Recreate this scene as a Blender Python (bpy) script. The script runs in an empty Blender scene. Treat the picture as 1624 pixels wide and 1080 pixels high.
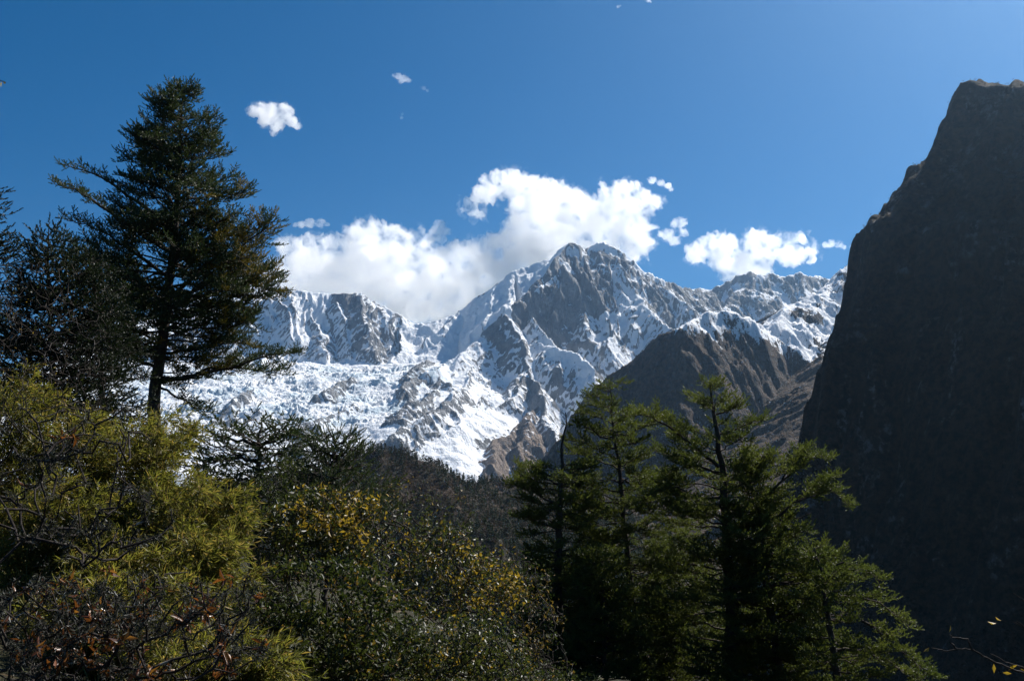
import bpy, math, random
import numpy as np
from mathutils import Vector

# ------------------------------------------------------------------ camera, sky, sun, exposure
scene = bpy.context.scene
FPX, PITCH = 1560.0, math.radians(10.0)          # focal length in photo pixels, upward tilt
SUN_AZ, SUN_EL = math.radians(44.0), math.radians(46.0)   # azimuth clockwise from the view direction
cam_d = bpy.data.cameras.new('camera')
cam_d.sensor_width = 36.0
cam_d.lens = 36.0 * FPX / 1624.0
cam_d.clip_start, cam_d.clip_end = 0.1, 60000.0
cam = bpy.data.objects.new('camera', cam_d)
cam.location = (0, 0, 0)
cam.rotation_euler = (math.pi / 2 + PITCH, 0, 0)
scene.collection.objects.link(cam)
scene.camera = cam

world = bpy.data.worlds.new('World')
scene.world = world
world.use_nodes = True
wn = world.node_tree
for n in list(wn.nodes):
    wn.nodes.remove(n)
sky = wn.nodes.new('ShaderNodeTexSky')
sky.sky_type = 'NISHITA'
sky.sun_disc = False
sky.sun_elevation = SUN_EL
sky.sun_rotation = SUN_AZ
sky.altitude = 3200.0
sky.air_density = 1.0
sky.dust_density = 1.0
sky.ozone_density = 1.6
bg = wn.nodes.new('ShaderNodeBackground')
bg.inputs['Strength'].default_value = 0.053
wo = wn.nodes.new('ShaderNodeOutputWorld')
hsv = wn.nodes.new('ShaderNodeHueSaturation')
hsv.inputs['Saturation'].default_value = 1.45
hsv.inputs['Hue'].default_value = 0.496
wn.links.new(sky.outputs[0], hsv.inputs['Color'])
wn.links.new(hsv.outputs[0], bg.inputs[0])
wn.links.new(bg.outputs[0], wo.inputs[0])

sun_d = bpy.data.lights.new('sun', 'SUN')
sun_d.energy = 5.0
sun_d.angle = math.radians(0.53)
sun_d.color = (1.0, 0.95, 0.88)
sun = bpy.data.objects.new('sun', sun_d)
SUN_DIR = Vector((math.sin(SUN_AZ) * math.cos(SUN_EL), math.cos(SUN_AZ) * math.cos(SUN_EL), math.sin(SUN_EL)))
sun.rotation_euler = SUN_DIR.to_track_quat('Z', 'Y').to_euler()
sun.location = (60, 20, 80)
scene.collection.objects.link(sun)

scene.view_settings.view_transform = 'Standard'
scene.view_settings.look = 'None'
scene.view_settings.gamma = 1.0
scene.view_settings.exposure = 0.72
cy = scene.cycles
cy.max_bounces = 64
cy.diffuse_bounces = 3
cy.glossy_bounces = 2
cy.transmission_bounces = 4
cy.transparent_max_bounces = 8
cy.volume_bounces = 64
cy.use_denoising = True
cy.sample_clamp_indirect = 40.0

# ------------------------------------------------------------------ helpers
CP, SP = math.cos(PITCH), math.sin(PITCH)


def at(px, py, Y):
    """World point seen at photo pixel (px, py) at forward distance Y."""
    u, v = (px - 812.0) / FPX, (540.0 - py) / FPX
    d = np.array((u, CP - v * SP, SP + v * CP))
    return d * (Y / d[1])


def hash2(xi, yi, seed):
    h = (xi * 374761393 + yi * 668265263 + seed * 1442695041) & 0xFFFFFFFF
    h = ((h ^ (h >> 13)) * 1274126177) & 0xFFFFFFFF
    h = ((h ^ (h >> 15)) * 2246822519) & 0xFFFFFFFF
    return (h ^ (h >> 16)) & 0xFFFFFFFF


def perlin(x, y, seed=0):
    x = np.asarray(x, dtype=np.float64)
    y = np.asarray(y, dtype=np.float64)
    xf, yf = np.floor(x), np.floor(y)
    xi, yi = xf.astype(np.int64), yf.astype(np.int64)
    fx, fy = x - xf, y - yf
    u = fx * fx * fx * (fx * (fx * 6 - 15) + 10)
    v = fy * fy * fy * (fy * (fy * 6 - 15) + 10)

    def g(ox, oy):
        a = hash2(xi + ox, yi + oy, seed) * (2 * math.pi / 4294967296.0)
        return np.cos(a) * (fx - ox) + np.sin(a) * (fy - oy)
    n0 = g(0, 0) * (1 - u) + g(1, 0) * u
    n1 = g(0, 1) * (1 - u) + g(1, 1) * u
    return (n0 * (1 - v) + n1 * v) * 1.5


def fbm(x, y, octaves=5, seed=0, gain=0.5):
    s, a, f = 0.0, 1.0, 1.0
    for o in range(octaves):
        s = s + a * perlin(x * f + 17.3 * o, y * f - 9.1 * o, seed + o)
        a *= gain
        f *= 2.03
    return s


def ridged(x, y, octaves=5, seed=0, gain=0.5):
    """0..1, sharp crests."""
    s, a, f, w, tot = 0.0, 1.0, 1.0, 1.0, 0.0
    for o in range(octaves):
        n = 1.0 - np.abs(perlin(x * f + 31.7 * o, y * f + 5.9 * o, seed + o))
        n = n * n * w
        s = s + n * a
        w = np.clip(n * 1.4, 0, 1)
        tot += a
        a *= gain
        f *= 2.07
    return s / tot


def perlin3(p, seed=0):
    """Cheap 3-D noise: mean of rotated 2-D slices."""
    x, y, z = p[:, 0], p[:, 1], p[:, 2]
    return (perlin(x + 0.37 * z, y + 0.61 * z, seed) + perlin(y - 0.53 * x, z + 0.29 * x, seed + 11) + perlin(z - 0.41 * y, x - 0.33 * y, seed + 23)) * 0.6


def sstep(a, b, x):
    t = np.clip((x - a) / (b - a), 0, 1)
    return t * t * (3 - 2 * t)


def mesh_np(name, verts, faces, mat=None, smooth=False, attrs=None):
    """faces: an int array (n, 3) or (n, 4), or a list of such arrays."""
    if isinstance(faces, np.ndarray):
        faces = [faces]
    faces = [f for f in faces if len(f)]
    me = bpy.data.meshes.new(name)
    verts = np.asarray(verts, dtype=np.float32)
    me.vertices.add(len(verts))
    me.vertices.foreach_set('co', verts.ravel())
    loops = np.concatenate([f.ravel() for f in faces]).astype(np.int32)
    sizes = np.concatenate([np.full(len(f), f.shape[1], dtype=np.int32) for f in faces])
    starts = np.concatenate([[0], np.cumsum(sizes)[:-1]]).astype(np.int32)
    me.loops.add(len(loops))
    me.loops.foreach_set('vertex_index', loops)
    me.polygons.add(len(sizes))
    me.polygons.foreach_set('loop_start', starts)
    me.polygons.foreach_set('loop_total', sizes)
    if smooth:
        me.polygons.foreach_set('use_smooth', np.ones(len(sizes), dtype=bool))
    for k, v in (attrs or {}).items():
        a = me.attributes.new(k, 'FLOAT', 'POINT')
        a.data.foreach_set('value', np.asarray(v, dtype=np.float32).ravel())
    me.update(calc_edges=True)
    if mat is not None:
        me.materials.append(mat)
    return me


def link(name, data, parent=None, label=None, cat=None, group=None, kind=None, loc=None):
    o = bpy.data.objects.new(name, data)
    scene.collection.objects.link(o)
    if parent is not None:
        o.parent = parent
    if loc is not None:
        o.location = loc
    if label:
        o['label'] = label
    if cat:
        o['category'] = cat
    if group:
        o['group'] = group
    if kind:
        o['kind'] = kind
    return o


class NT:
    """Small node-tree helper."""

    def __init__(self, name):
        self.m = bpy.data.materials.new(name)
        self.m.use_nodes = True
        self.t = self.m.node_tree
        for n in list(self.t.nodes):
            self.t.nodes.remove(n)
        self.out = self.t.nodes.new('ShaderNodeOutputMaterial')

    def n(self, typ, inputs=None, **kw):
        nd = self.t.nodes.new(typ)
        for k, v in kw.items():
            setattr(nd, k, v)
        for k, v in (inputs or {}).items():
            s = nd.inputs[k]
            if isinstance(v, bpy.types.NodeSocket):
                self.t.links.new(v, s)
            else:
                s.default_value = v
        return nd

    def attr(self, name):
        return self.n('ShaderNodeAttribute', attribute_name=name).outputs['Fac']

    def noise(self, vec, scale, detail=4.0, rough=0.55, dist=0.0):
        return self.n('ShaderNodeTexNoise', {'Vector': vec, 'Scale': scale, 'Detail': detail, 'Roughness': rough, 'Distortion': dist}).outputs['Fac']

    def math(self, op, a, b=0.0, clamp=False):
        return self.n('ShaderNodeMath', {0: a, 1: b}, operation=op, use_clamp=clamp).outputs[0]

    def ramp(self, v, a, b, lo=0.0, hi=1.0):
        return self.n('ShaderNodeMapRange', {'Value': v, 'From Min': a, 'From Max': b, 'To Min': lo, 'To Max': hi}, interpolation_type='SMOOTHSTEP').outputs[0]

    def mix(self, f, a, b):
        nd = self.n('ShaderNodeMix', data_type='RGBA')
        for k, v in ((0, f), (6, a), (7, b)):
            if isinstance(v, bpy.types.NodeSocket):
                self.t.links.new(v, nd.inputs[k])
            else:
                nd.inputs[k].default_value = v if k == 0 else (*v, 1.0)
        return nd.outputs[2]

    def pos(self, scale=(1, 1, 1)):
        tc = self.n('ShaderNodeTexCoord')
        return self.n('ShaderNodeMapping', {'Vector': tc.outputs['Object'], 'Scale': scale}).outputs[0]

    def surf(self, sock):
        self.t.links.new(sock, self.out.inputs['Surface'])
        return self.m

    def bsdf(self, col, rough=0.9, spec=0.2, normal=None):
        i = {'Base Color': col, 'Roughness': rough, 'Specular IOR Level': spec}
        if not isinstance(col, bpy.types.NodeSocket):
            i['Base Color'] = (*col, 1.0)
        if normal is not None:
            i['Normal'] = normal
        return self.n('ShaderNodeBsdfPrincipled', i).outputs[0]

    def bump(self, h, strength, dist):
        return self.n('ShaderNodeBump', {'Height': h, 'Strength': strength, 'Distance': dist}).outputs[0]
# ------------------------------------------------------------------ mountains


def mountain_mat(name, rock_a, rock_b, low_a, low_b, grain, bump=2.2, speck=1.0):
    """Snow / rock / brown grass by the vertex attributes snow and low, with rock streaks; grain = world size of the fine texture in metres."""
    t = NT(name)
    p = t.pos()
    sn, lo = t.attr('snow'), t.attr('low')
    n1 = t.noise(p, 1.0 / (grain * 5), 6, 0.65)
    n2 = t.noise(t.pos((1, 1, 0.35)), 1.0 / (grain * 12), 5, 0.6, 0.6)
    n3 = t.noise(p, 1.0 / (grain * 1.6), 3, 0.6)
    n4 = t.noise(t.pos((1, 0.6, 0.16)), 1.0 / (grain * 2.6), 4, 0.6, 0.4)
    rock = t.mix(t.ramp(n2, 0.35, 0.65), rock_a, rock_b)
    low = t.mix(t.ramp(n1, 0.35, 0.65), low_a, low_b)
    base = t.mix(lo, rock, low)
    m = t.math('ADD', sn, t.math('MULTIPLY', t.math('SUBTRACT', n1, 0.5), 0.45 * speck))
    m = t.math('ADD', m, t.math('MULTIPLY', t.math('SUBTRACT', n3, 0.5), 0.5 * speck))
    m = t.math('ADD', m, t.math('MULTIPLY', t.math('SUBTRACT', n4, 0.5), 1.1))
    m = t.ramp(m, 0.44, 0.56)
    ice = t.math('MULTIPLY', t.attr('ice'), t.ramp(n1, 0.34, 0.56))
    col = t.mix(m, base, t.mix(ice, (0.84, 0.86, 0.89), (0.50, 0.60, 0.67)))
    h = t.math('ADD', t.math('MULTIPLY', n1, 2.0), t.math('ADD', t.math('MULTIPLY', n3, 0.8), t.math('MULTIPLY', n4, 2.4)))
    st = t.math('SUBTRACT', 1.0, t.math('MULTIPLY', m, 0.55))
    b = t.n('ShaderNodeBump', {'Height': h, 'Strength': st, 'Distance': grain * bump}).outputs[0]
    return t.surf(t.bsdf(col, 0.85, 0.15, b))


class Terrain:
    """A height field raised as the upper envelope of ridges, each with its own slopes, roughness and snow on either side."""

    def __init__(self, x0, x1, y0, y1, step, floor, warp=((60, 500), (18, 140)), seed=1):
        self.xs, self.ys = np.arange(x0, x1 + 1, step), np.arange(y0, y1 + 1, step)
        self.X, self.Y = np.meshgrid(self.xs, self.ys)
        self.step = step
        wx = sum(a * fbm(self.X / s, self.Y / s, 3, seed + 50 + i) for i, (a, s) in enumerate(warp))
        wy = sum(a * fbm(self.X / s, self.Y / s, 3, seed + 70 + i) for i, (a, s) in enumerate(warp))
        self.WX, self.WY = self.X + wx, self.Y + wy
        sh = self.X.shape
        self.Z = np.full(sh, float(floor))
        self.rough, self.snow, self.low, self.ice = np.full(sh, 6.0), np.zeros(sh), np.zeros(sh), np.zeros(sh)
        self.seed, self.k = seed, 0

    def put(self, h, rough, snow, low=0.0):
        m = h > self.Z
        self.Z = np.where(m, h, self.Z)
        self.rough = np.where(m, rough, self.rough)
        self.snow = np.where(m, snow, self.snow)
        self.low = np.where(m, low, self.low)

    def ridge(self, pts, L, R, gully=(0, 1, 1), low=0.0, world=False, cut=None, streak=0.9):
        """pts: photo points (px, py, distance); L / R: (slope, curve, roughness, snow) left / right of the direction of travel.
        curve > 0 flattens the slope with distance. gully: (height, spacing, stretch)."""
        P = [np.array(p, float) if world else at(*p) for p in pts]
        s0 = 1000.0 * self.k
        self.k += 1
        n = len(P) - 1

        def side(j):
            return (P[j + 1][0] - P[j][0]) * (self.WY - P[j][1]) - (P[j + 1][1] - P[j][1]) * (self.WX - P[j][0]) > 0
        sides = [side(j) for j in range(n)]
        near = np.full(self.X.shape, 1e9)
        for a, b in zip(P[:-1], P[1:]):
            dx, dy = b[0] - a[0], b[1] - a[1]
            t = np.clip(((self.WX - a[0]) * dx + (self.WY - a[1]) * dy) / (dx * dx + dy * dy + 1e-6), 0, 1)
            near = np.minimum(near, np.hypot(self.WX - (a[0] + t * dx), self.WY - (a[1] + t * dy)))
        for j in range(n):
            a, b = P[j], P[j + 1]
            dx, dy = b[0] - a[0], b[1] - a[1]
            ln = math.hypot(dx, dy) + 1e-6
            t = np.clip(((self.WX - a[0]) * dx + (self.WY - a[1]) * dy) / ln ** 2, 0, 1)
            ex, ey = self.WX - (a[0] + t * dx), self.WY - (a[1] + t * dy)
            d = np.hypot(ex, ey)
            left = sides[j]
            zl = a[2] + t * (b[2] - a[2])
            w = [np.where(left, l, r) for l, r in zip(L, R)]
            # past an end, or round a bend where the two segments disagree about the side, take the steeper slope
            lo_end = (t <= 0) & ((sides[j - 1] != left) if j > 0 else True)
            hi_end = (t >= 1) & ((sides[j + 1] != left) if j < n - 1 else True)
            end = lo_end | hi_end | (((t <= 0) | (t >= 1)) & (d > near + 1.0))
            w[0] = np.where(end, 1.8, w[0])
            w[1] = np.where(end, 0.2, w[1])
            si = np.maximum(w[0] * (1.0 - w[1]), np.minimum(w[0], 0.6))
            h = zl - si * d - (w[0] - si) * 500.0 * (1.0 - np.exp(-d / 500.0))
            if gully[0]:
                s = (s0 + t * ln) / gully[1]
                q = d / (gully[1] * gully[2])
                g = ridged(s + 0.25 * perlin(q * 2, s, self.seed + 9) + 1.1 * perlin(s * 0.37, q * 0.6, self.seed + 13), q, 3, self.seed + 3)
                h = h + (g - 0.5) * gully[0] * np.clip(d / (gully[1] * 1.2), 0, 1)
            sn = w[3] - ((g - 0.5) * streak * np.clip(d / gully[1], 0, 1) if gully[0] else 0.0)
            if cut is not None:
                h = h - cut
            self.put(h, w[2], sn, low)
            s0 += ln

    def cut(self, pts, slope):
        """How far a face is cut down left of the line through pts."""
        P = [at(*p) for p in pts]
        best, out = np.full(self.X.shape, 1e9), np.zeros(self.X.shape, bool)
        for a, b in zip(P[:-1], P[1:]):
            dx, dy = b[0] - a[0], b[1] - a[1]
            t = np.clip(((self.WX - a[0]) * dx + (self.WY - a[1]) * dy) / (dx * dx + dy * dy), 0, 1)
            ex, ey = self.WX - (a[0] + t * dx), self.WY - (a[1] + t * dy)
            d = np.hypot(ex, ey)
            m = d < best
            best = np.where(m, d, best)
            out = np.where(m, dx * ey - dy * ex > 0, out)
        return np.where(out, best * slope, 0.0)

    def height(self, x, y):
        fx = np.clip((x - self.xs[0]) / self.step, 0, len(self.xs) - 1.001)
        fy = np.clip((y - self.ys[0]) / self.step, 0, len(self.ys) - 1.001)
        i, j = fx.astype(int), fy.astype(int)
        u, v = fx - i, fy - j
        Z = self.Z
        return (Z[j, i] * (1 - u) + Z[j, i + 1] * u) * (1 - v) + (Z[j + 1, i] * (1 - u) + Z[j + 1, i + 1] * u) * v

    def on(self, px, py, prom):
        """Where the sight line of (px, py) comes within prom metres of the ground."""
        r = at(px, py, 1.0)
        yy = np.arange(self.ys[0], self.ys[-1], 6.0)
        c = r[2] * yy - self.height(r[0] * yy, yy)
        hit = np.nonzero(c <= prom)[0]
        return (px, py, float(yy[hit[0]] if len(hit) else yy[np.argmin(c)]))

    def rib(self, pts, prom, L, R, gully=(0, 1, 1), low=0.0):
        """A rib standing prom metres out of the face it runs down."""
        n = len(pts) - 1
        self.ridge([self.on(x, y, prom * (0.3 if k in (0, n) else 1.0)) for k, (x, y) in enumerate(pts)], L, R, gully, low)

    def patch(self, pts, width, delta):
        """More (or less) snow along a line on the ground."""
        P = [at(*self.on(x, y, 0.0)) for x, y in pts]
        best = np.full(self.X.shape, 1e9)
        for a, b in zip(P[:-1], P[1:]):
            d = b - a
            t = np.clip(((self.X - a[0]) * d[0] + (self.Y - a[1]) * d[1]) / (d[0] ** 2 + d[1] ** 2 + 1e-6), 0, 1)
            best = np.minimum(best, np.sqrt((self.X - a[0] - t * d[0]) ** 2 + (self.Y - a[1] - t * d[1]) ** 2 + ((self.Z - a[2] - t * d[2]) * 0.7) ** 2))
        self.snow = self.snow + delta * sstep(width * 1.3, width * 0.6, best)

    def field(self, z, rough, snow, low=0.0):
        self.put(z, rough, snow, low)

    def finish(self, name, mat, label, scale=220.0, kind='structure', cat='mountain', snow_fn=None, clip=None, amp=1.6, fine=0.4, snow_max=9.0):
        n = ridged(self.WX / scale, self.WY / scale, 6, self.seed + 100, 0.58) - 0.45
        n2 = fbm(self.X / (scale * 0.35), self.Y / (scale * 0.35), 4, self.seed + 140, 0.6)
        self.Z = self.Z + self.rough * (n * amp + n2 * fine)
        gy, gx = np.gradient(self.Z, self.step)
        nz = 1.0 / np.sqrt(1 + gx * gx + gy * gy)
        cur = -(np.gradient(gx, self.step, axis=1) + np.gradient(gy, self.step, axis=0))
        snow = self.snow + (snow_fn(self, nz, gx, gy, cur) if snow_fn else 0.0)
        snow = np.minimum(snow, snow_max)
        ny, nx = self.X.shape
        V = np.stack([self.X, self.Y, self.Z], -1).reshape(-1, 3)
        i = (np.arange(ny - 1)[:, None] * nx + np.arange(nx - 1)[None, :]).ravel()
        F = np.stack([i, i + 1, i + nx + 1, i + nx], -1)
        if clip is not None:
            keep = (self.Z.ravel()[F] > clip).any(1)
            F = F[keep]
        me = mesh_np(name, V, F, mat, False, {'snow': snow, 'low': np.clip(self.low, 0, 1), 'ice': self.ice})
        return link(name, me, label=label, cat=cat, kind=kind)


FLOOR = -430.0

# --- the great snow massif: left ridge, saddle, summit, glacier below
T = Terrain(-4000, 2300, 5100, 9900, 9.0, FLOOR - 30, warp=((55, 480), (20, 150), (7, 50)), seed=3)
SNOWY, MIXED, ROCK, CRAG = 0.95, 0.55, 0.12, 0.3
CREST = [(903, 385, 9150), (893, 398, 9060), (880, 415, 8940), (866, 432, 8820), (852, 445, 8740), (838, 462, 8640), (815, 485, 8500), (790, 508, 8360), (765, 532, 8210), (740, 557, 8060), (715, 578, 7930)]
WALL = T.cut([(925, 378, 9600)] + CREST + [(690, 600, 7700), (640, 660, 7000)], 1.6)
# left ridge: fluted snow face
T.ridge([(60, 640, 8400), (180, 575, 8600), (300, 520, 8800), (340, 503, 8900), (365, 488, 9000), (400, 476, 9000), (432, 467, 9050), (470, 459, 9100), (502, 463, 9100), (525, 468, 9100)],
        (1.0, 0.2, 20, SNOWY), (1.08, 0.05, 4, 1.02), gully=(44, 46, 14), streak=1.1)
# its dark rock head
T.ridge([(525, 468, 9100), (548, 466, 9090), (570, 464, 9080), (588, 475, 9050)],
        (0.9, 0.2, 20, SNOWY), (1.35, 0.1, 30, 0.42), gully=(60, 80, 5))
T.ridge([(588, 475, 9050), (620, 492, 9000), (648, 508, 9000)],
        (0.7, 0.2, 12, 1.1), (1.25, 0.1, 30, 0.6), gully=(70, 75, 6))
T.ridge([(570, 464, 9080), (577, 500, 8800), (590, 540, 8500), (610, 572, 8250)], (1.0, 0.3, 45, 0.38), (1.0, 0.3, 45, 0.42), gully=(55, 70, 5))
T.ridge([(480, 462, 9090), (505, 510, 8750), (520, 560, 8380)], (1.0, 0.3, 20, 0.55), (1.0, 0.3, 20, 0.75), gully=(50, 60, 7))
T.ridge([(420, 470, 9050), (425, 520, 8700), (430, 575, 8300)], (1.0, 0.3, 20, 0.62), (1.0, 0.3, 20, 0.7), gully=(50, 60, 7))
# saddle
T.ridge([(640, 502, 9000), (655, 511, 9000), (668, 515, 9000), (690, 509, 9000), (715, 499, 9060), (735, 490, 9100)],
        (0.6, 0.2, 8, 1.0), (0.95, 0.5, 16, 0.86))
T.ridge([(730, 492, 9100), (705, 512, 8880), (680, 535, 8680)], (0.9, 0.2, 16, 0.9), (0.9, 0.2, 30, 0.45))
# shoulder and snow ramp
T.ridge([(735, 490, 9100), (760, 471, 9100), (785, 452, 9100), (808, 432, 9100), (812, 430, 9100)],
        (0.9, 0.1, 12, 0.9), (0.80, 0.12, 2.5, 1.45), cut=WALL)
T.ridge([(812, 430, 9100), (822, 428, 9110), (832, 424, 9120), (850, 416, 9150), (870, 410, 9150), (886, 396, 9150), (903, 385, 9150)],
        (0.9, 0.1, 12, 0.9), (0.80, 0.10, 3, 1.45), cut=WALL)
# summit crest and the ridge down to the right
T.ridge([(903, 385, 9150), (914, 386, 9180), (929, 393, 9200), (940, 387, 9260), (955, 384, 9280), (968, 390, 9280), (985, 402, 9250), (1005, 418, 9200)],
        (0.9, 0.1, 14, 0.9), (1.5, 0.2, 46, 0.36), gully=(110, 110, 4))
T.ridge([(1005, 418, 9200), (1020, 429, 9200), (1045, 442, 9250), (1075, 453, 9400), (1100, 458, 9600), (1130, 461, 9900)],
        (0.8, 0.1, 10, 1.1), (1.4, 0.18, 40, 0.22), gully=(60, 90, 5))
# the central crest: snow ramp on its far side, rock wall on the near one
T.ridge(CREST,
        (1.7, 0.28, 44, 0.14), (1.8, 0.0, 6, 0.98), gully=(100, 100, 4))
T.ridge([(765, 532, 8210), (740, 560, 7960), (720, 590, 7720), (705, 615, 7500)], (0.85, 0.2, 18, 0.66), (0.7, 0.1, 14, 0.92))
# ribs under the wall
T.ridge([(905, 388, 9140), (906, 420, 8960), (915, 460, 8740), (925, 505, 8500)], (1.3, 0.4, 34, 0.3), (1.3, 0.4, 38, 0.2), gully=(50, 80, 4))
T.ridge([(955, 388, 9270), (975, 430, 9050), (990, 462, 8880), (1018, 484, 8760), (1042, 500, 8640), (1062, 527, 8480), (1035, 548, 8270), (1000, 580, 8020), (968, 612, 7760), (945, 640, 7540)],
        (1.15, 0.4, 26, 0.42), (1.05, 0.35, 22, 0.82), gully=(40, 70, 5))
T.ridge([(1040, 441, 9240), (1075, 470, 9060), (1106, 496, 8900), (1120, 530, 8600)], (1.15, 0.3, 26, 0.25), (1.15, 0.3, 26, 0.5), gully=(30, 70, 5))
T.ridge([(845, 500, 8420), (862, 530, 8240), (880, 548, 8130), (905, 562, 8020), (925, 580, 7900), (938, 602, 7740), (930, 640, 7440), (915, 690, 7040), (905, 735, 6700)],
        (1.1, 0.35, 26, 0.55), (1.1, 0.35, 24, 0.8), gully=(40, 70, 5))
T.ridge([(790, 520, 8300), (815, 545, 8120), (838, 582, 7860), (853, 615, 7600), (868, 648, 7350), (880, 680, 7100), (888, 715, 6800), (890, 755, 6500)],
        (1.15, 0.35, 30, 0.6), (1.05, 0.3, 26, 0.52), gully=(45, 75, 5))
T.ridge([(838, 582, 7860), (810, 612, 7620), (785, 640, 7420), (765, 655, 7280)], (0.95, 0.3, 16, 0.62), (0.95, 0.3, 22, 0.45), gully=(30, 50, 6))
# glacier plateau and icefall, then the bright apron on the right
KY = np.array([4000, 5600, 6000, 6400, 6900, 7300, 7700, 8100, 8600, 9200])
KZ = np.array([-300, 120, 300, 500, 740, 900, 1075, 1215, 1330, 1420])


def glacier(x, y):
    return np.interp(y, KY, KZ) - 0.55 * np.clip(x + 350, 0, 900)


def on_ice(px, py, prom):
    """The point on the sight line of (px, py) that stands prom metres above the ice."""
    yy = np.linspace(5000, 8800, 400)
    r = at(px, py, 1.0)
    k = np.interp(-prom, -(r[2] * yy - glacier(r[0] * yy, yy))[::1], yy)
    return (px, py, float(k))


fall = sstep(6300, 6800, T.Y) * (1 - sstep(7900, 8250, T.Y)) * (1 - sstep(-650, -400, T.X))
u = (T.Y + 120 * fbm(T.X / 260, T.Y / 200, 4, 77)) / 95
saw = 0.5 - (u - np.floor(u))
u2 = (T.Y + 0.4 * T.X + 50 * fbm(T.X / 90, T.Y / 90, 3, 79)) / 37
saw2 = 0.5 - (u2 - np.floor(u2))
blocks = ridged(T.X / 46, T.Y / 30, 4, 88, 0.65)
tone = np.clip(0.5 + fbm(T.X / 300, T.Y / 240, 3, 91), 0, 1)
G = glacier(T.WX, T.WY) + fall * (saw * 46 * tone + saw2 * 13 + (blocks - 0.5) * 24 * tone) + 30 * fbm(T.X / 400, T.Y / 300, 4, 5)
T.field(G, 5 + 3 * fall, 1.3)
T.ice = np.clip(fall * (0.35 + 1.3 * fbm(T.X / 330, T.Y / 210, 4, 97)), 0, 1)


def island(pts, prom, L, R, gully=(0, 1, 1), low=0.0):
    T.ridge([on_ice(x, y, p if k in (0, len(pts) - 1) else prom) for k, (x, y, p) in enumerate([(q[0], q[1], prom * 0.35) for q in pts])], L, R, gully, low)


# rock islands between the icefall and the snow apron
island([(676, 566), (664, 582), (655, 598), (640, 618), (628, 628)], 85, (0.9, 0.2, 40, 0.25), (0.95, 0.2, 34, 0.2), gully=(30, 40, 4))
island([(664, 580), (690, 592), (708, 606), (722, 622)], 60, (0.8, 0.2, 30, 0.5), (0.9, 0.2, 34, 0.2))
island([(730, 620), (714, 634), (692, 650), (668, 662), (640, 676), (612, 690), (588, 706)], 95, (0.9, 0.2, 40, 0.15), (0.85, 0.2, 36, 0.35), gully=(30, 50, 4))
island([(696, 618), (668, 630), (645, 640), (622, 656), (600, 674)], 75, (0.9, 0.2, 40, 0.2), (0.8, 0.2, 30, 0.4), gully=(25, 40, 4))
island([(560, 600), (540, 608), (520, 620), (500, 634)], 70, (0.95, 0.2, 34, 0.12), (0.8, 0.2, 30, 0.3), gully=(20, 40, 4))
island([(578, 622), (556, 640), (532, 654), (515, 664)], 30, (0.8, 0.2, 22, 0.45), (0.9, 0.2, 26, 0.2))
island([(402, 616), (384, 626), (362, 642), (330, 668)], 80, (0.9, 0.2, 30, 0.2), (0.9, 0.2, 26, 0.5))
island([(528, 656), (500, 664), (474, 676), (450, 690)], 45, (0.8, 0.2, 28, 0.3), (0.8, 0.2, 30, 0.2))
island([(440, 640), (420, 650), (395, 668)], 40, (0.8, 0.2, 28, 0.5), (0.8, 0.2, 30, 0.3))
island([(500, 690), (470, 700), (440, 716)], 60, (0.8, 0.2, 28, 0.3), (0.8, 0.2, 30, 0.2))
# brown buttress and ribs at the foot of the apron
island([(868, 612), (850, 640), (836, 668), (832, 695), (836, 725), (842, 765)], 150, (1.5, 0.1, 36, 0.35), (1.3, 0.1, 40, 0.2), gully=(80, 60, 4), low=0.7)
island([(838, 668), (812, 684), (788, 706), (765, 736), (752, 758)], 90, (1.4, 0.1, 40, 0.1), (1.2, 0.1, 30, 0.6), gully=(60, 50, 4), low=0.7)
island([(790, 640), (765, 652), (740, 664), (716, 684)], 34, (0.7, 0.2, 18, 0.6), (0.7, 0.2, 20, 0.5))
island([(880, 650), (884, 690), (888, 730), (892, 770)], 200, (1.1, 0.2, 34, 0.5), (1.1, 0.2, 30, 0.35), gully=(45, 70, 4), low=0.3)


# ribs and ledges of the central face
T.rib([(907, 395), (900, 425), (888, 460), (876, 495), (866, 525)], 50, (1.5, 0.1, 36, 0.3), (1.5, 0.1, 40, 0.1), gully=(30, 50, 3))
T.rib([(935, 398), (938, 430), (945, 465), (950, 500)], 45, (1.5, 0.1, 36, 0.4), (1.5, 0.1, 40, 0.1), gully=(30, 50, 3))
T.rib([(962, 392), (985, 425), (1003, 458), (1022, 482), (1044, 500), (1062, 523), (1051, 540), (1028, 555), (1003, 570), (985, 590), (970, 606)], 75, (1.1, 0.1, 26, 0.45), (1.1, 0.1, 20, 0.75), gully=(30, 50, 4))
T.rib([(1042, 446), (1060, 462), (1080, 478), (1105, 495)], 45, (1.3, 0.1, 22, 0.3), (1.3, 0.1, 26, 0.6))
T.rib([(1005, 420), (1030, 452), (1048, 475), (1062, 490)], 40, (1.3, 0.1, 26, 0.2), (1.3, 0.1, 30, 0.25))
T.rib([(805, 500), (822, 532), (834, 556), (842, 582), (853, 606), (858, 630), (866, 655), (876, 682), (884, 715)], 85, (1.2, 0.1, 30, 0.72), (1.25, 0.1, 34, 0.35), gully=(36, 50, 4))
T.rib([(842, 540), (862, 548), (882, 552), (905, 558), (925, 572), (938, 590), (940, 615), (930, 645), (918, 680), (908, 720)], 80, (1.1, 0.1, 24, 0.5), (1.1, 0.1, 26, 0.82), gully=(36, 50, 4))
T.rib([(882, 552), (890, 580), (896, 610), (894, 645)], 50, (1.2, 0.1, 24, 0.82), (1.2, 0.1, 28, 0.4), gully=(26, 40, 4))
T.rib([(912, 562), (914, 590), (916, 620)], 45, (1.2, 0.1, 24, 0.82), (1.2, 0.1, 28, 0.35), gully=(26, 40, 4))
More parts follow.
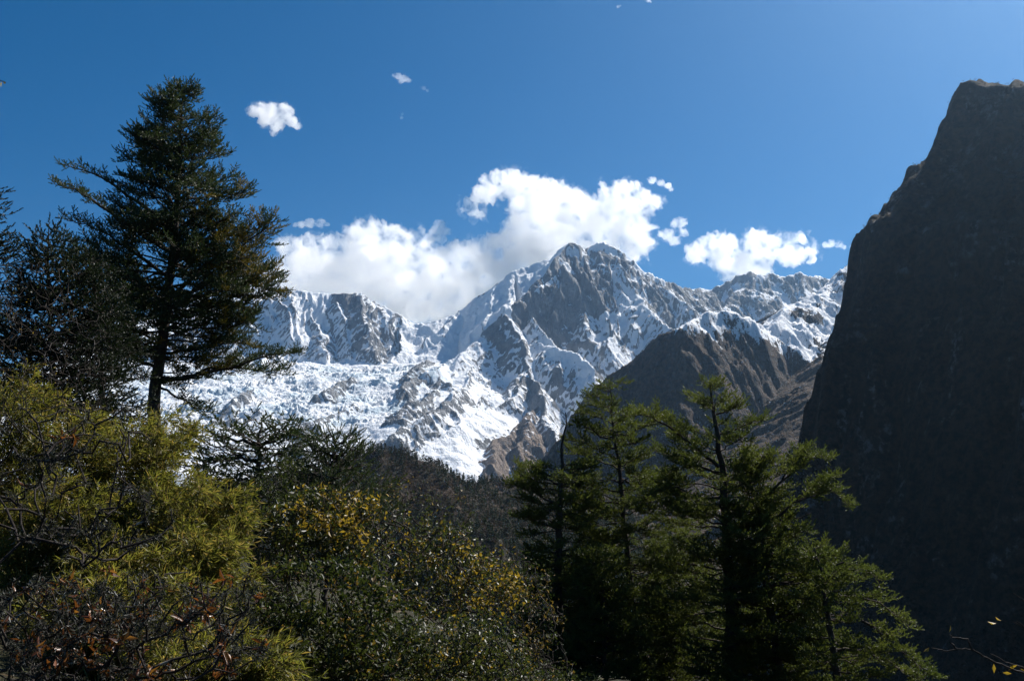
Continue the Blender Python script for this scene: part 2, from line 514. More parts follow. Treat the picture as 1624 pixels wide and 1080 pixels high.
T.rib([(790, 540), (772, 560), (752, 585), (732, 608), (716, 630)], 55, (1.1, 0.1, 20, 0.55), (1.1, 0.1, 16, 0.9), gully=(26, 40, 4))
T.rib([(820, 560), (800, 585), (780, 608), (760, 632), (742, 655)], 50, (1.1, 0.1, 20, 0.62), (1.1, 0.1, 22, 0.42), gully=(26, 40, 4))
T.rib([(838, 590), (818, 612), (800, 632), (784, 650)], 45, (1.1, 0.1, 20, 0.7), (1.1, 0.1, 24, 0.35), gully=(26, 40, 4))
T.rib([(735, 560), (712, 575), (690, 585), (674, 590)], 36, (0.9, 0.1, 16, 0.9), (0.9, 0.1, 18, 0.6))
T.rib([(975, 520), (962, 548), (950, 575)], 35, (1.1, 0.1, 24, 0.7), (1.1, 0.1, 26, 0.35))
T.rib([(1000, 515), (990, 545), (978, 572)], 35, (1.1, 0.1, 24, 0.7), (1.1, 0.1, 26, 0.4))
for q in ((395, 495), (448, 472), (462, 480), (540, 480), (605, 500)):
    T.rib([q, (q[0] + 6, q[1] + 30), (q[0] + 14, q[1] + 60), (q[0] + 24, q[1] + 84)], 34, (1.15, 0.1, 8, 1.0), (1.15, 0.1, 10, 0.72), gully=(30, 36, 8))
# snow lying in hollows, and bare bands
for pts, w, dl in (([(905, 400), (912, 404)], 45, 0.7), ([(890, 412), (899, 420), (905, 428)], 35, 0.9), ([(940, 393), (956, 392), (972, 398)], 45, 0.8), ([(972, 440), (988, 455), (1004, 472)], 28, 0.7),
                   ([(956, 503), (984, 503)], 40, 0.9), ([(938, 512), (975, 520), (1005, 525)], 75, 0.4), ([(742, 487), (775, 461), (806, 436)], 40, -0.75), ([(950, 540), (975, 560)], 80, 0.3), ([(915, 430), (900, 480), (870, 520)], 120, -0.3), ([(876, 556), (900, 572)], 60, 0.6), ([(915, 566), (935, 584)], 45, 0.6), ([(884, 438), (870, 452), (852, 464)], 22, 0.7),
                   ([(1010, 423), (1030, 437), (1052, 449)], 30, 0.9), ([(1062, 462), (1085, 478), (1106, 496)], 22, 0.9), ([(1025, 490), (1046, 506), (1060, 523)], 30, 0.7),
                   ([(770, 515), (785, 530), (800, 548)], 70, -0.6), ([(830, 605), (842, 625), (850, 645)], 60, -0.55), ([(545, 474), (570, 484), (600, 500)], 85, -0.4), ([(640, 545), (600, 560)], 90, -0.15),
                   ([(660, 500), (655, 525), (668, 548)], 40, 0.7), ([(490, 470), (510, 500), (525, 540)], 45, 0.4), ([(380, 500), (390, 540)], 90, 0.25), ([(640, 690), (700, 690), (770, 665)], 130, 0.4), ([(690, 715), (740, 700)], 70, 0.4)):
    T.patch(pts, w, dl)


def massif_snow(t, nz, gx, gy, cur):
    s = 0.16 + 0.95 * (nz - 0.70)
    s = s + np.clip(cur * -6.0, -0.25, 0.25)
    s = s + 0.20 * fbm(t.X / 260, t.Y / 260, 5, 301, 0.6) + 0.16 * fbm((t.X + t.Z * 0.8) / 60, (t.Z * 1.2 - t.X * 0.3) / 200, 4, 333)
    return s - 0.5 * sstep(620, 330, t.Z + 70 * fbm(t.X / 200, t.Y / 200, 3, 8)) * (t.snow < 0.7)


M_MASSIF = mountain_mat('massif_rock_snow', (0.165, 0.168, 0.172), (0.285, 0.285, 0.288), (0.19, 0.125, 0.085), (0.26, 0.185, 0.125), 9.0)
T.finish('snow_mountain', M_MASSIF, 'high snow and rock mountain with a double summit and a glacier below its left ridge', 210.0, snow_fn=massif_snow, clip=FLOOR - 20, amp=1.15, fine=0.22)

# --- far ridge on the right, behind the brown spur
T = Terrain(900, 4600, 9300, 11800, 14.0, FLOOR - 30, seed=21)
T.ridge([(1060, 452, 10600), (1125, 461, 10600), (1150, 447, 10600), (1172, 436, 10600), (1190, 430, 10600), (1205, 434, 10600), (1225, 434, 10600), (1245, 440, 10600), (1258, 433, 10600), (1266, 431, 10600), (1280, 440, 10600), (1300, 438, 10700),
         (1322, 443, 10800), (1400, 470, 10800), (1500, 500, 10800)], (0.9, 0.2, 16, 0.9), (1.05, 0.45, 30, 0.50), gully=(90, 110, 5))
T.ridge([(1190, 430, 10600), (1180, 455, 10350), (1150, 480, 10050), (1120, 500, 9800)], (1.0, 0.3, 26, 0.5), (1.0, 0.3, 26, 0.25), gully=(50, 90, 5))
T.ridge([(1266, 431, 10600), (1290, 470, 10250), (1310, 500, 9900)], (1.0, 0.3, 26, 0.42), (1.0, 0.3, 26, 0.6), gully=(50, 90, 5))
T.field(np.interp(T.WY, [9200, 10000, 10600], [700, 1500, 1900]) - 0.1 * np.abs(T.X - 2300), 12, 0.9)
T.finish('snowy_ridge', M_MASSIF, 'hazy snow dusted ridge far behind the brown spur on the right', 260.0, snow_fn=lambda t, nz, gx, gy, c: 1.2 * (nz - 0.66) + 0.32 * fbm(t.X / 240, t.Y / 240, 5, 301, 0.6), clip=300)

# --- brown spur with a snow cap, mid distance
T = Terrain(-420, 2900, 1900, 5800, 8.0, FLOOR - 30, warp=((26, 320), (12, 90), (6, 40)), seed=41)
T.ridge([(868, 800, 4350), (884, 722, 4320), (907, 660, 4285), (942, 618, 4240), (985, 584, 4190), (1010, 560, 4150), (1048, 534, 4100), (1076, 520, 4070)],
        (1.0, 0.2, 14, 0.0), (1.55, 0.12, 20, -0.1), gully=(44, 60, 7), low=1.0)
T.ridge([(1076, 520, 4050), (1092, 508, 4100), (1110, 497, 4150), (1132, 492, 4200), (1160, 495, 4250), (1186, 504, 4280), (1202, 514, 4300), (1216, 524, 4330)],
        (0.7, 0.1, 18, 0.5), (2.0, 0.1, 24, 0.1), gully=(36, 44, 7), low=0.7)
T.ridge([(1216, 524, 4330), (1234, 504, 4450), (1252, 486, 4600), (1280, 468, 4750), (1308, 462, 4900), (1318, 448, 5000), (1332, 433, 5080), (1350, 422, 5150), (1368, 408, 5250), (1400, 392, 5350), (1470, 372, 5500)],
        (0.7, 0.1, 22, 0.4), (0.95, 0.1, 40, 0.28), gully=(46, 60, 6), low=0.3)
T.ridge([(1332, 433, 5080), (1345, 460, 4860), (1352, 495, 4600)], (1.1, 0.1, 40, -0.15), (1.0, 0.1, 40, 0.0), gully=(30, 60, 4), low=0.1)
# the long brown slope falling left from a crest hidden by the cliff
T.ridge([(1375, 415, 5250), (1356, 474, 4900), (1338, 516, 4550), (1320, 560, 4200), (1304, 616, 3800), (1296, 690, 3300), (1304, 850, 2350)],
        (0.8, 0.1, 16, 0.2), (0.46, 0.0, 13, -0.15), gully=(48, 85, 9), low=1.0)
T.field(-330 + 0.12 * (T.Y - 1900) + 0 * T.X, 10, -0.3, 1.0)
for pts, pr in (([(1084, 520), (1074, 555), (1064, 595), (1058, 640), (1050, 690)], 62), ([(1040, 548), (1026, 595), (1016, 640), (1008, 690)], 40), ([(1000, 580), (985, 625), (972, 675)], 40), ([(960, 612), (945, 655), (935, 700)], 36),
                ([(1060, 560), (1040, 580), (1020, 620)], 30)):
    T.rib(pts, pr, (1.3, 0.1, 24, -0.1), (1.3, 0.1, 26, -0.1), gully=(26, 36, 7), low=1.0)
T.patch([(1095, 516), (1110, 506), (1130, 501), (1165, 505), (1195, 514), (1212, 528)], 66, 0.55)
T.patch([(1235, 515), (1262, 500), (1300, 490), (1325, 480)], 130, 0.3)
T.patch([(1215, 545), (1250, 535), (1290, 525), (1325, 510)], 110, 0.35)
T.patch([(1270, 500), (1295, 498)], 55, -0.7)


def spur_snow(t, nz, gx, gy, cur):
    line = 745 + 55 * fbm(t.X / 240, t.Y / 240, 4, 401) - 0.42 * np.clip(t.X - 1010, 0, 500)
    s = 0.5 * sstep(-70, 50, t.Z - line) - 0.2
    patch = 0.5 * sstep(0, 260, t.Z - line)
    s = s + 0.02 + patch * 0.35 + 1.4 * (nz - 0.62) + 0.25 * fbm(t.X / 90, t.Y / 90, 4, 420, 0.65) + 0.35 * fbm(t.X / 30, t.Y / 30, 3, 425, 0.7)
    return np.where(t.Z > line - 80, s, -0.6) - 0.25 * (t.Z < line)


M_SPUR = mountain_mat('spur_grass_rock', (0.045, 0.042, 0.042), (0.085, 0.075, 0.07), (0.026, 0.021, 0.017), (0.095, 0.056, 0.032), 3.6, 2.2, 2.2)
T.finish('brown_spur', M_SPUR, 'brown grassy mountain spur with a snow dusted cap between the white peak and the dark cliff', 170.0, amp=0.9, fine=0.3, snow_max=0.78, snow_fn=spur_snow, clip=FLOOR - 20)

# --- the dark cliff on the right: a steep wall whose nose points left
step = 3.5
xs, ys = np.arange(250, 1500, step), np.arange(620, 2300, step * 1.3)
X, Y = np.meshgrid(xs, ys)
wx = X + 16 * fbm(X / 120, Y / 120, 4, 501) + 5 * fbm(X / 30, Y / 30, 3, 502)
wy = Y + 22 * fbm(X / 160, Y / 160, 3, 511)
near = 445 + (1500 - wy) * 0.42
far = 445 + (wy - 1500) * 0.85
k = 40.0
edge = k * np.logaddexp(near / k, far / k) - k * math.log(2)          # rounded nose
d = (wx - edge) * 0.92
d = d + (ridged(Y / 85 + 0.3 * fbm(X / 90, Y / 90, 2, 7), X / 320, 4, 520) - 0.5) * 46
pd = [-420, -260, -120, -40, 0, 14, 30, 53, 76, 88, 97, 112, 150, 180, 199, 230, 243, 258, 330, 1100]
pz = [-460, -420, -230, -40, 91, 150, 205, 275, 350, 412, 438, 450, 497, 534, 566, 640, 668, 672, 664, 660]
Z = np.interp(d, pd, pz)
Z = np.where(Z > 0, Z * np.clip(1.0 - 1.05 * np.clip(1470 - Y, 0, 900) / 1470, 0.4, 1), Z)       # the crest drops toward the valley mouth
Z = Z + 12 * (ridged(X / 70, Y / 70, 5, 530, 0.55) - 0.4) + 5 * fbm(X / 22, Y / 22, 3, 540) + 8 * perlin(Z / 34, (X + Y) / 220, 9) * sstep(-60, 60, d)
ny, nx = X.shape
i = (np.arange(ny - 1)[:, None] * nx + np.arange(nx - 1)[None, :]).ravel()
F = np.stack([i, i + 1, i + nx + 1, i + nx], -1)
CLIFF = (X, Y, Z)
t = NT('cliff_scrub_rock')
p = t.pos()
a1 = t.noise(t.pos((1, 1, 0.5)), 0.02, 6, 0.65, 0.8)
a2 = t.noise(p, 0.11, 5, 0.65)
a3 = t.noise(p, 0.45, 3, 0.6)
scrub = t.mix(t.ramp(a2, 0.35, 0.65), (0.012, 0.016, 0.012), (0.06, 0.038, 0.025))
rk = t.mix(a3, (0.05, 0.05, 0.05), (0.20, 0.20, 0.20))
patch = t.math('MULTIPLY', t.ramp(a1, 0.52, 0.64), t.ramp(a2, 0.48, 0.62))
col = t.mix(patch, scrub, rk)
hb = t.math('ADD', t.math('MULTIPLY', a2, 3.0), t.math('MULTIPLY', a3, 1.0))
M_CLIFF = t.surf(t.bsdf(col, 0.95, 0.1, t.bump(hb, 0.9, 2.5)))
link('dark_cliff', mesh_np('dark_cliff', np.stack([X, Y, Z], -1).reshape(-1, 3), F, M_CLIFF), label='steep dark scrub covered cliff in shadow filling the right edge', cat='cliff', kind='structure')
# ------------------------------------------------------------------ clouds: closed hulls of real water-droplet volume, far behind the peaks
def ico(sub):
    import bmesh
    bm = bmesh.new()
    bmesh.ops.create_icosphere(bm, subdivisions=sub, radius=1.0)
    v = np.array([p.co[:] for p in bm.verts])
    f = np.array([[q.index for q in p.verts] for p in bm.faces])
    bm.free()
    return v, f


ICO_V, ICO_F = ico(2)


def cloud_mat(name, dens, size, lo, hi):
    """Vapour that thins out in billows and torn edges; size = metres of a photo pixel."""
    t = NT(name)
    p = t.pos()
    n1 = t.noise(p, 1.0 / (size * 26), 6, 0.64, 0.4)
    f = t.ramp(n1, lo, hi, 0.0, 1.0)
    v = t.n('ShaderNodeVolumePrincipled', {'Color': (1, 1, 1, 1), 'Density': t.math('MULTIPLY', f, dens), 'Anisotropy': 0.75})
    t.t.links.new(v.outputs[0], t.out.inputs['Volume'])
    return t.m


def hull(puffs, Y, c0, seed, rough, vox, grow=0.0):
    """One closed skin round the puffs, swollen by grow photo pixels and billowed."""
    k = Y / FPX
    rng = np.random.default_rng(seed)
    V, F, n = [], [], 0
    for px, py, r in puffs:
        for j in range(1 if r < 8 else 3):
            q = at(px, py, Y) - c0
            if j:
                a, b = rng.uniform(0, 2 * math.pi), rng.uniform(-0.5, 0.9)
                q = q + np.array([math.cos(a) * 0.75, rng.uniform(-0.9, 0.9), b * 0.55]) * r * k
            rr = r * k * (1.0 if j == 0 else rng.uniform(0.4, 0.62)) + grow * k
            V.append(ICO_V * rr * np.array([1.06, 1.0, 0.92]) + q)
            F.append(ICO_F + n)
            n += len(ICO_V)

    def knit(me, size):
        tmp = link('tmp', me)
        m = tmp.modifiers.new('r', 'REMESH')
        m.mode, m.voxel_size = 'VOXEL', size
        out = bpy.data.meshes.new_from_object(tmp.evaluated_get(bpy.context.evaluated_depsgraph_get()))
        bpy.data.objects.remove(tmp)
        bpy.data.meshes.remove(me)
        return out
    me = knit(mesh_np('tmp', np.concatenate(V), np.concatenate(F)), vox * k)
    nv = len(me.vertices)
    co = np.empty(nv * 3, np.float32)
    me.vertices.foreach_get('co', co)
    co = co.reshape(-1, 3).astype(float)
    no = np.empty(nv * 3, np.float32)
    me.vertex_normals.foreach_get('vector', no)
    no = no.reshape(-1, 3)
    R = np.mean([q[2] for q in puffs]) * k
    h, a, s = 0.0, 1.0, R * 0.9
    for o in range(6):
        h = h + a * (0.42 - np.abs(perlin3(co / s, seed + 5 * o)) * 1.5)
        a *= 0.68
        s *= 0.5
    co = co + no * (h * R * rough)[:, None]
    me.vertices.foreach_set('co', co.astype(np.float32).ravel())
    me.update()
    me = knit(me, vox * k * 0.85)               # knit self-crossing folds back into one closed skin
    me.materials.clear()
    return me


def cloud(puffs, Y, dens, label, seed, rough=0.5, group='white clouds in the blue sky', vox=1.4):
    """puffs: (px, py, radius in photo pixels)."""
    k = Y / FPX
    c0 = at(puffs[0][0], puffs[0][1], Y)
    me = hull(puffs, Y, c0, seed, rough, vox)
    me.name = 'cloud'
    me.materials.append(cloud_mat('cloud_vapour', dens * 1.3 / k, k, 0.39, 0.58))
    o = link('cloud', me, label=label, cat='cloud', group=group, loc=c0)
    R = np.mean([q[2] for q in puffs])
    ve = hull(puffs, Y, c0, seed, rough * 1.15, max(vox, R * 0.07), min(0.22 * R + 0.6, 6.5))
    ve.name = 'veil'
    ve.materials.append(cloud_mat('cloud_veil', dens * 0.42 / k, k * min(1.0, 0.25 + R / 30), 0.50, 0.70))
    link('veil', ve, o)
    return o


CY = 15500.0
cloud([(470, 432, 48), (455, 400, 22), (500, 405, 26), (545, 405, 30), (575, 385, 28), (602, 375, 28), (640, 385, 26), (665, 392, 18), (600, 430, 60), (530, 470, 60), (440, 470, 55), (405, 480, 42), (370, 496, 36), (330, 510, 34), (660, 440, 50),
       (715, 425, 40), (740, 410, 26), (770, 405, 26), (800, 405, 38), (745, 450, 48), (790, 440, 48), (835, 415, 42), (700, 480, 50), (620, 490, 60), (340, 520, 45), (240, 560, 60), (150, 590, 60)],
      CY, 0.07, 'wide white cumulus bank lying low behind the left snow ridge', 11)
cloud([(778, 300, 22), (800, 293, 22), (830, 300, 26), (855, 305, 22), (848, 335, 42), (890, 325, 30), (915, 335, 30), (885, 370, 50), (935, 350, 36), (960, 345, 34), (985, 330, 30), (1005, 312, 20), (1030, 320, 15),
       (962, 305, 14), (985, 300, 13), (1000, 360, 28), (1005, 385, 30), (950, 395, 40), (850, 390, 42), (1020, 400, 14), (760, 312, 12), (745, 328, 11), (757, 342, 9)],
      CY + 300, 0.07, 'tall bright white cumulus rising right above the double summit', 12)
cloud([(1108, 398, 20), (1128, 385, 17), (1150, 388, 18), (1150, 410, 26), (1175, 420, 24), (1200, 378, 16), (1215, 392, 24), (1240, 385, 18), (1268, 380, 14), (1255, 405, 20), (1285, 398, 14), (1200, 420, 24), (1160, 432, 18), (1292, 412, 8)],
      CY + 100, 0.07, 'low white cumulus above the far ridge beside the dark cliff', 13)
cloud([(1060, 372, 11), (1075, 356, 10), (1083, 352, 8), (1070, 382, 9), (1050, 370, 7), (1084, 370, 7)], CY, 0.07, 'small ragged white cloud between the tall cumulus and the low right one', 14)
cloud([(1035, 286, 7), (1048, 290, 6), (1060, 295, 6), (1064, 301, 4), (1030, 284, 4)], CY, 0.11, 'thin torn white wisp just above the right end of the tall cumulus', 15, 0.4)
cloud([(428, 178, 18), (408, 174, 13), (450, 176, 14), (400, 180, 8), (462, 192, 10), (440, 196, 13), (470, 200, 6), (434, 210, 7), (418, 192, 10)], CY, 0.10, 'small rounded white cloud alone in the blue right of the tall fir top', 16, 0.35)
cloud([(632, 121, 6), (640, 125, 7), (625, 119, 4), (648, 128, 4), (636, 130, 4)], CY, 0.06, 'tiny ragged cloud high in the sky left of centre', 17, 0.45, vox=1.2)
cloud([(492, 354, 9), (478, 356, 7), (508, 354, 8), (519, 357, 4), (468, 357, 4)], CY, 0.07, 'small flat white wisp floating just over the left cumulus bank', 18, 0.4, vox=1.2)
cloud([(698, 358, 10), (706, 368, 9), (690, 366, 8), (682, 378, 9), (700, 380, 9), (675, 386, 8)], CY - 200, 0.05, 'thin grey puff peeling off the top of the left cumulus bank', 19, 0.4, vox=1.5)
cloud([(1318, 386, 7), (1330, 388, 6), (1338, 392, 4), (1310, 388, 6)], CY, 0.08, 'ragged white puff at the right end of the low cumulus by the cliff', 20, 0.4, vox=1.2)
cloud([(1351, 391, 4), (1354, 393, 3)], CY, 0.08, 'tiny cloud scrap nearest the dark cliff', 21, 0.4, vox=1.0)
cloud([(1028, 1, 4), (1024, -2, 4), (1032, 4, 2)], CY, 0.06, 'tiny cloud scrap cut by the top edge of the photo', 22, 0.4, vox=1.0)
cloud([(980, 11, 3), (984, 10, 2)], CY, 0.06, 'speck of white cloud just under the top edge of the photo', 23, 0.4, vox=1.0)
cloud([(672, 140, 4), (678, 144, 3), (667, 138, 2)], CY, 0.025, 'faint small wisp beside the tiny ragged high cloud', 24, 0.5, vox=1.0)
cloud([(638, 181, 3), (637, 187, 3)], CY, 0.02, 'faint speck of cloud below the tiny ragged high cloud', 25, 0.5, vox=1.0)
# ------------------------------------------------------------------ ground: one sheet from the photographer's feet to beyond the mountains
def ground_z(x, y):
    x, y = np.asarray(x, float), np.asarray(y, float)
    near = -1.6 - 0.10 * np.clip(y, -30, 60) - 0.30 * np.clip(x, -34, 60)
    near = near + 0.25 * fbm(x / 7, y / 7, 3, 610) + 0.9 * perlin(x / 26, y / 26, 611) * sstep(3, 20, np.hypot(x, y))
    far = np.clip(-0.62 * np.clip(y - 60, 0, 640) - 0.25 * np.clip(np.abs(x) - 60, 0, 200), -410, 0)
    z = near + far
    rise = 260 * sstep(-200, -1500, x) * sstep(60, 900, y)
    return np.maximum(z + rise * 0.6, FLOOR + 14 * fbm(x / 300, y / 300, 3, 620))


rr = np.concatenate([[0.01], np.geomspace(0.8, 13000, 150)])
th = np.linspace(0, 2 * math.pi, 241)[:-1]
RR, TH = np.meshgrid(rr, th, indexing='ij')
gx, gy = RR * np.cos(TH), RR * np.sin(TH)
sel = np.hypot(gx, gy) < 12300
gz = ground_z(gx, gy)
gz[-4:] = np.minimum(gz[-4:], FLOOR)
nr, nt = RR.shape
i = (np.arange(nr - 1)[:, None] * nt + np.arange(nt)[None, :])
jn = (np.arange(nr - 1)[:, None] * nt + (np.arange(nt)[None, :] + 1) % nt)
F = np.stack([i, i + nt, jn + nt, jn], -1).reshape(-1, 4)
F = F[sel.ravel()[F].all(1)]
t = NT('forest_floor')
p = t.pos()
n1, n2 = t.noise(p, 0.6, 6, 0.6), t.noise(p, 5.0, 4, 0.6)
c = t.mix(t.ramp(n1, 0.35, 0.65), (0.022, 0.018, 0.012), (0.032, 0.034, 0.016))
c = t.mix(t.ramp(n2, 0.55, 0.75), c, (0.06, 0.04, 0.022))
M_GROUND = t.surf(t.bsdf(c, 0.95, 0.1, t.bump(n2, 0.8, 0.06)))
link('ground', mesh_np('ground', np.stack([gx, gy, gz], -1).reshape(-1, 3), F[:, ::-1].copy(), M_GROUND, True), label='dark wooded slope falling away from the camera into the valley', cat='ground', kind='structure')

# ------------------------------------------------------------------ the wooded hill across the valley
T = Terrain(-1900, 900, 700, 2700, 9.0, FLOOR - 30, warp=((16, 200),), seed=61)
T.ridge([(100, 800, 2500), (300, 775, 2400), (450, 752, 2250), (520, 735, 2150), (560, 723, 2050), (588, 714, 2000), (612, 709, 1980), (640, 714, 1980), (665, 727, 1980), (700, 746, 2000), (740, 761, 2030), (790, 769, 2100), (840, 766, 2250), (900, 764, 2400), (960, 775, 2500)],
        (0.5, 0.1, 8, 0), (0.52, 0.2, 9, 0), gully=(30, 160, 4), low=1.0)
t = NT('hill_brush')
p = t.pos()
n1, n2 = t.noise(p, 0.02, 5, 0.6), t.noise(p, 0.16, 4, 0.65)
c = t.mix(t.ramp(n1, 0.4, 0.62), (0.042, 0.031, 0.025), (0.02, 0.024, 0.017))
c = t.mix(t.ramp(n2, 0.5, 0.7), c, (0.08, 0.055, 0.035))
M_HILL = t.surf(t.bsdf(c, 0.95, 0.1, t.bump(n2, 1.0, 4.0)))
T.finish('wooded_hill', M_HILL, 'low brown wooded hill across the valley below the snow mountain', 150.0, cat='hill', clip=FLOOR - 20)
HILL = T


def leaf_mat(name, a, b, c, trans=0.35, rough=0.5, spec=0.4):
    """Leaf colour from attribute tint (a to b) and, where attribute turn is high, c."""
    t = NT(name)
    col = t.mix(t.attr('tint'), a, b)
    col = t.mix(t.attr('turn'), col, c)
    d = t.bsdf(col, rough, spec)
    br = t.n('ShaderNodeMix', data_type='RGBA', blend_type='MULTIPLY')
    br.inputs[0].default_value = 1.0
    t.t.links.new(col, br.inputs[6])
    br.inputs[7].default_value = (1.6, 1.7, 0.9, 1)
    tr = t.n('ShaderNodeBsdfTranslucent', {'Color': br.outputs[2]}).outputs[0]
    m = t.n('ShaderNodeMixShader', {0: trans, 1: d, 2: tr}).outputs[0]
    return t.surf(m)


def forest(rng, X, Y, Z, conif, h):
    """Small whole trees as jagged crowns of loose triangles, all in one sheet of vertices."""
    V, Fc, tint, turn, n = [], [], [], [], 0
    m = len(X)
    k = 34
    u = rng.random((m, k))
    ang = rng.uniform(0, 2 * math.pi, (m, k))
    con = conif[:, None]
    hh = h[:, None]
    zc = np.where(con, u, 0.35 + 0.6 * u)
    rad = np.where(con, (1 - u) ** 0.8 * 0.20 + 0.015, 0.34 * np.sqrt(np.clip(1 - (2 * (u - 0.5)) ** 2, 0.05, 1))) * hh * rng.uniform(0.45, 1.0, (m, k))
    cx = X[:, None] + np.cos(ang) * rad
    cyy = Y[:, None] + np.sin(ang) * rad
    cz = Z[:, None] + zc * hh
    s = hh * np.where(con, 0.10, 0.085)
    tri = []
    for q in range(3):
        a = ang + rng.uniform(-0.5, 0.5, (m, k)) + q * 2.1
        tri.append(np.stack([cx + np.cos(a) * s * rng.uniform(0.5, 1.3, (m, k)), cyy + np.sin(a) * s * rng.uniform(0.5, 1.3, (m, k)), cz + rng.uniform(-1, 1, (m, k)) * s * np.where(con, 1.1, 0.9)], -1))
    V = np.stack(tri, 2).reshape(-1, 3)
    F = np.arange(len(V)).reshape(-1, 3)
    tint = np.repeat(np.repeat(rng.random(m), k) * 0.6 + rng.random(m * k) * 0.4, 3)
    turn = np.repeat(np.repeat(np.where(conif, 0.0, 1.0), k), 3)
    return V, F, tint, turn


rng = np.random.default_rng(5)
m = 30000
fy = 900 + 1700 * rng.random(m)
fx = fy * np.where(rng.random(m) < 0.75, rng.uniform(-0.19, 0.13, m), rng.uniform(-0.36, 0.16, m))
fz = HILL.height(fx, fy)
ok = (fz > FLOOR + 20)
fx, fy, fz = fx[ok], fy[ok], fz[ok]
low = sstep(60, -120, fz) * 0.6 + 0.3 + 0.4 * perlin(fx / 160, fy / 160, 71)
con = rng.random(len(fx)) < low
V, F, ti, tu = forest(rng, fx, fy, fz - 1, con, rng.uniform(8, 18, len(fx)) * np.where(con, 1.15, 0.85))
M_FOREST = leaf_mat('far_forest', (0.012, 0.02, 0.012), (0.028, 0.036, 0.018), (0.045, 0.031, 0.022), 0.2, 0.8, 0.1)
link('forest', mesh_np('forest', V, F, M_FOREST, attrs={'tint': ti, 'turn': tu}), label='dark conifers and bare brown trees covering the far hill', cat='forest', kind='stuff')

# scrub clinging to the cliff
X, Y, Z = CLIFF
m = 9000
a, b = rng.integers(2, X.shape[0] - 2, m * 3), rng.integers(2, X.shape[1] - 2, m * 3)
sx, sy, sz = X[a, b], Y[a, b], Z[a, b]
vis = (sx / sy < 0.56) & (sx / sy > 0.25) & (sz > -260) & (sy < 1750)
sx, sy, sz = sx[vis][:m], sy[vis][:m], sz[vis][:m]
V, F, ti, tu = forest(rng, sx + rng.uniform(-2, 2, len(sx)), sy, sz - 0.8, np.zeros(len(sx), bool), rng.uniform(2.0, 6.0, len(sx)))
tu = np.repeat(np.repeat(np.where(rng.random(len(sx)) < 0.55, 1.0, 0.15), 34), 3)
link('scrub', mesh_np('scrub', V, F, M_FOREST, attrs={'tint': ti, 'turn': tu}), label='low brown and green scrub clinging to the dark cliff', cat='scrub', kind='stuff')
# ------------------------------------------------------------------ plant building
def unit(v):
    return v / (np.linalg.norm(v, axis=-1, keepdims=True) + 1e-9)


class Tubes:
    """Collects tapered tubes into one mesh."""

    def __init__(self, sides=5):
        self.V, self.F, self.n, self.s = [], [], 0, sides

    def add(self, P, R, sides=None):
        s = sides or self.s
        P, R = np.asarray(P, float), np.asarray(R, float)
        T = unit(np.gradient(P, axis=0))
        ref = np.where(np.abs(T[:, 2:3]) > 0.9, np.array([[1.0, 0, 0]]), np.array([[0, 0, 1.0]]))
        U = unit(np.cross(T, ref))
        W = np.cross(T, U)
        a = np.arange(s) * 2 * math.pi / s
        ring = P[:, None] + R[:, None, None] * (np.cos(a)[None, :, None] * U[:, None] + np.sin(a)[None, :, None] * W[:, None])
        m = len(P)
        i = (np.arange(m - 1)[:, None] * s + np.arange(s)[None]).ravel()
        j = (np.arange(m - 1)[:, None] * s + (np.arange(s)[None] + 1) % s).ravel()
        self.V.append(ring.reshape(-1, 3))
        self.F.append(np.stack([i, j, j + s, i + s], -1) + self.n)
        self.n += m * s

    def mesh(self, name, mat, origin):
        return mesh_np(name, np.concatenate(self.V) - origin, np.concatenate(self.F), mat, True)


def frames(D):
    ref = np.where(np.abs(D[:, 2:3]) > 0.9, np.array([[1.0, 0, 0]]), np.array([[0, 0, 1.0]]))
    U = unit(np.cross(D, ref))
    return U, np.cross(D, U)


def needles(rng, P, D, L, k, nl, nw):
    """k needles round each shoot: three-cornered blades. Returns vertices (n*k*3)."""
    n = len(P)
    U, W = frames(D)
    t = (np.arange(k)[None] + rng.random((n, k))) / k * 0.95 + 0.05
    ph = rng.uniform(0, 2 * math.pi, (n, k))
    al = rng.uniform(0.55, 1.1, (n, k)) * (1.15 - 0.65 * t)
    base = P[:, None] + D[:, None] * (t * L[:, None])[..., None]
    rad = U[:, None] * np.cos(ph)[..., None] + W[:, None] * np.sin(ph)[..., None]
    d = D[:, None] * np.cos(al)[..., None] + rad * np.sin(al)[..., None]
    side = unit(np.cross(d, rng.normal(size=(n, k, 3)))) * (nw * 0.5)
    ln = nl * rng.uniform(0.75, 1.2, (n, k))
    return np.stack([base - side, base + side, base + d * ln[..., None]], 2).reshape(-1, 3)


def leaves(rng, P, D, L, w, curl=0.25):
    """Pointed leaves: four corners, folded a little along the midrib."""
    n = len(P)
    U, W = frames(D)
    ph = rng.uniform(0, 2 * math.pi, n)
    S = U * np.cos(ph)[:, None] + W * np.sin(ph)[:, None]
    N = np.cross(D, S)
    L = L[:, None]
    w = np.broadcast_to(np.asarray(w, float), (n,))[:, None]
    mid = P + D * L * 0.45
    tip = P + D * L - N * L * curl * rng.uniform(0.2, 1.0, (n, 1))
    V = np.stack([P, mid + S * w * 0.5 + N * w * 0.2, tip, mid - S * w * 0.5 + N * w * 0.2], 1).reshape(-1, 3)
    i = np.arange(n)[:, None] * 4
    return V, np.concatenate([i + np.array([[0, 1, 2]]), i + np.array([[0, 2, 3]])])


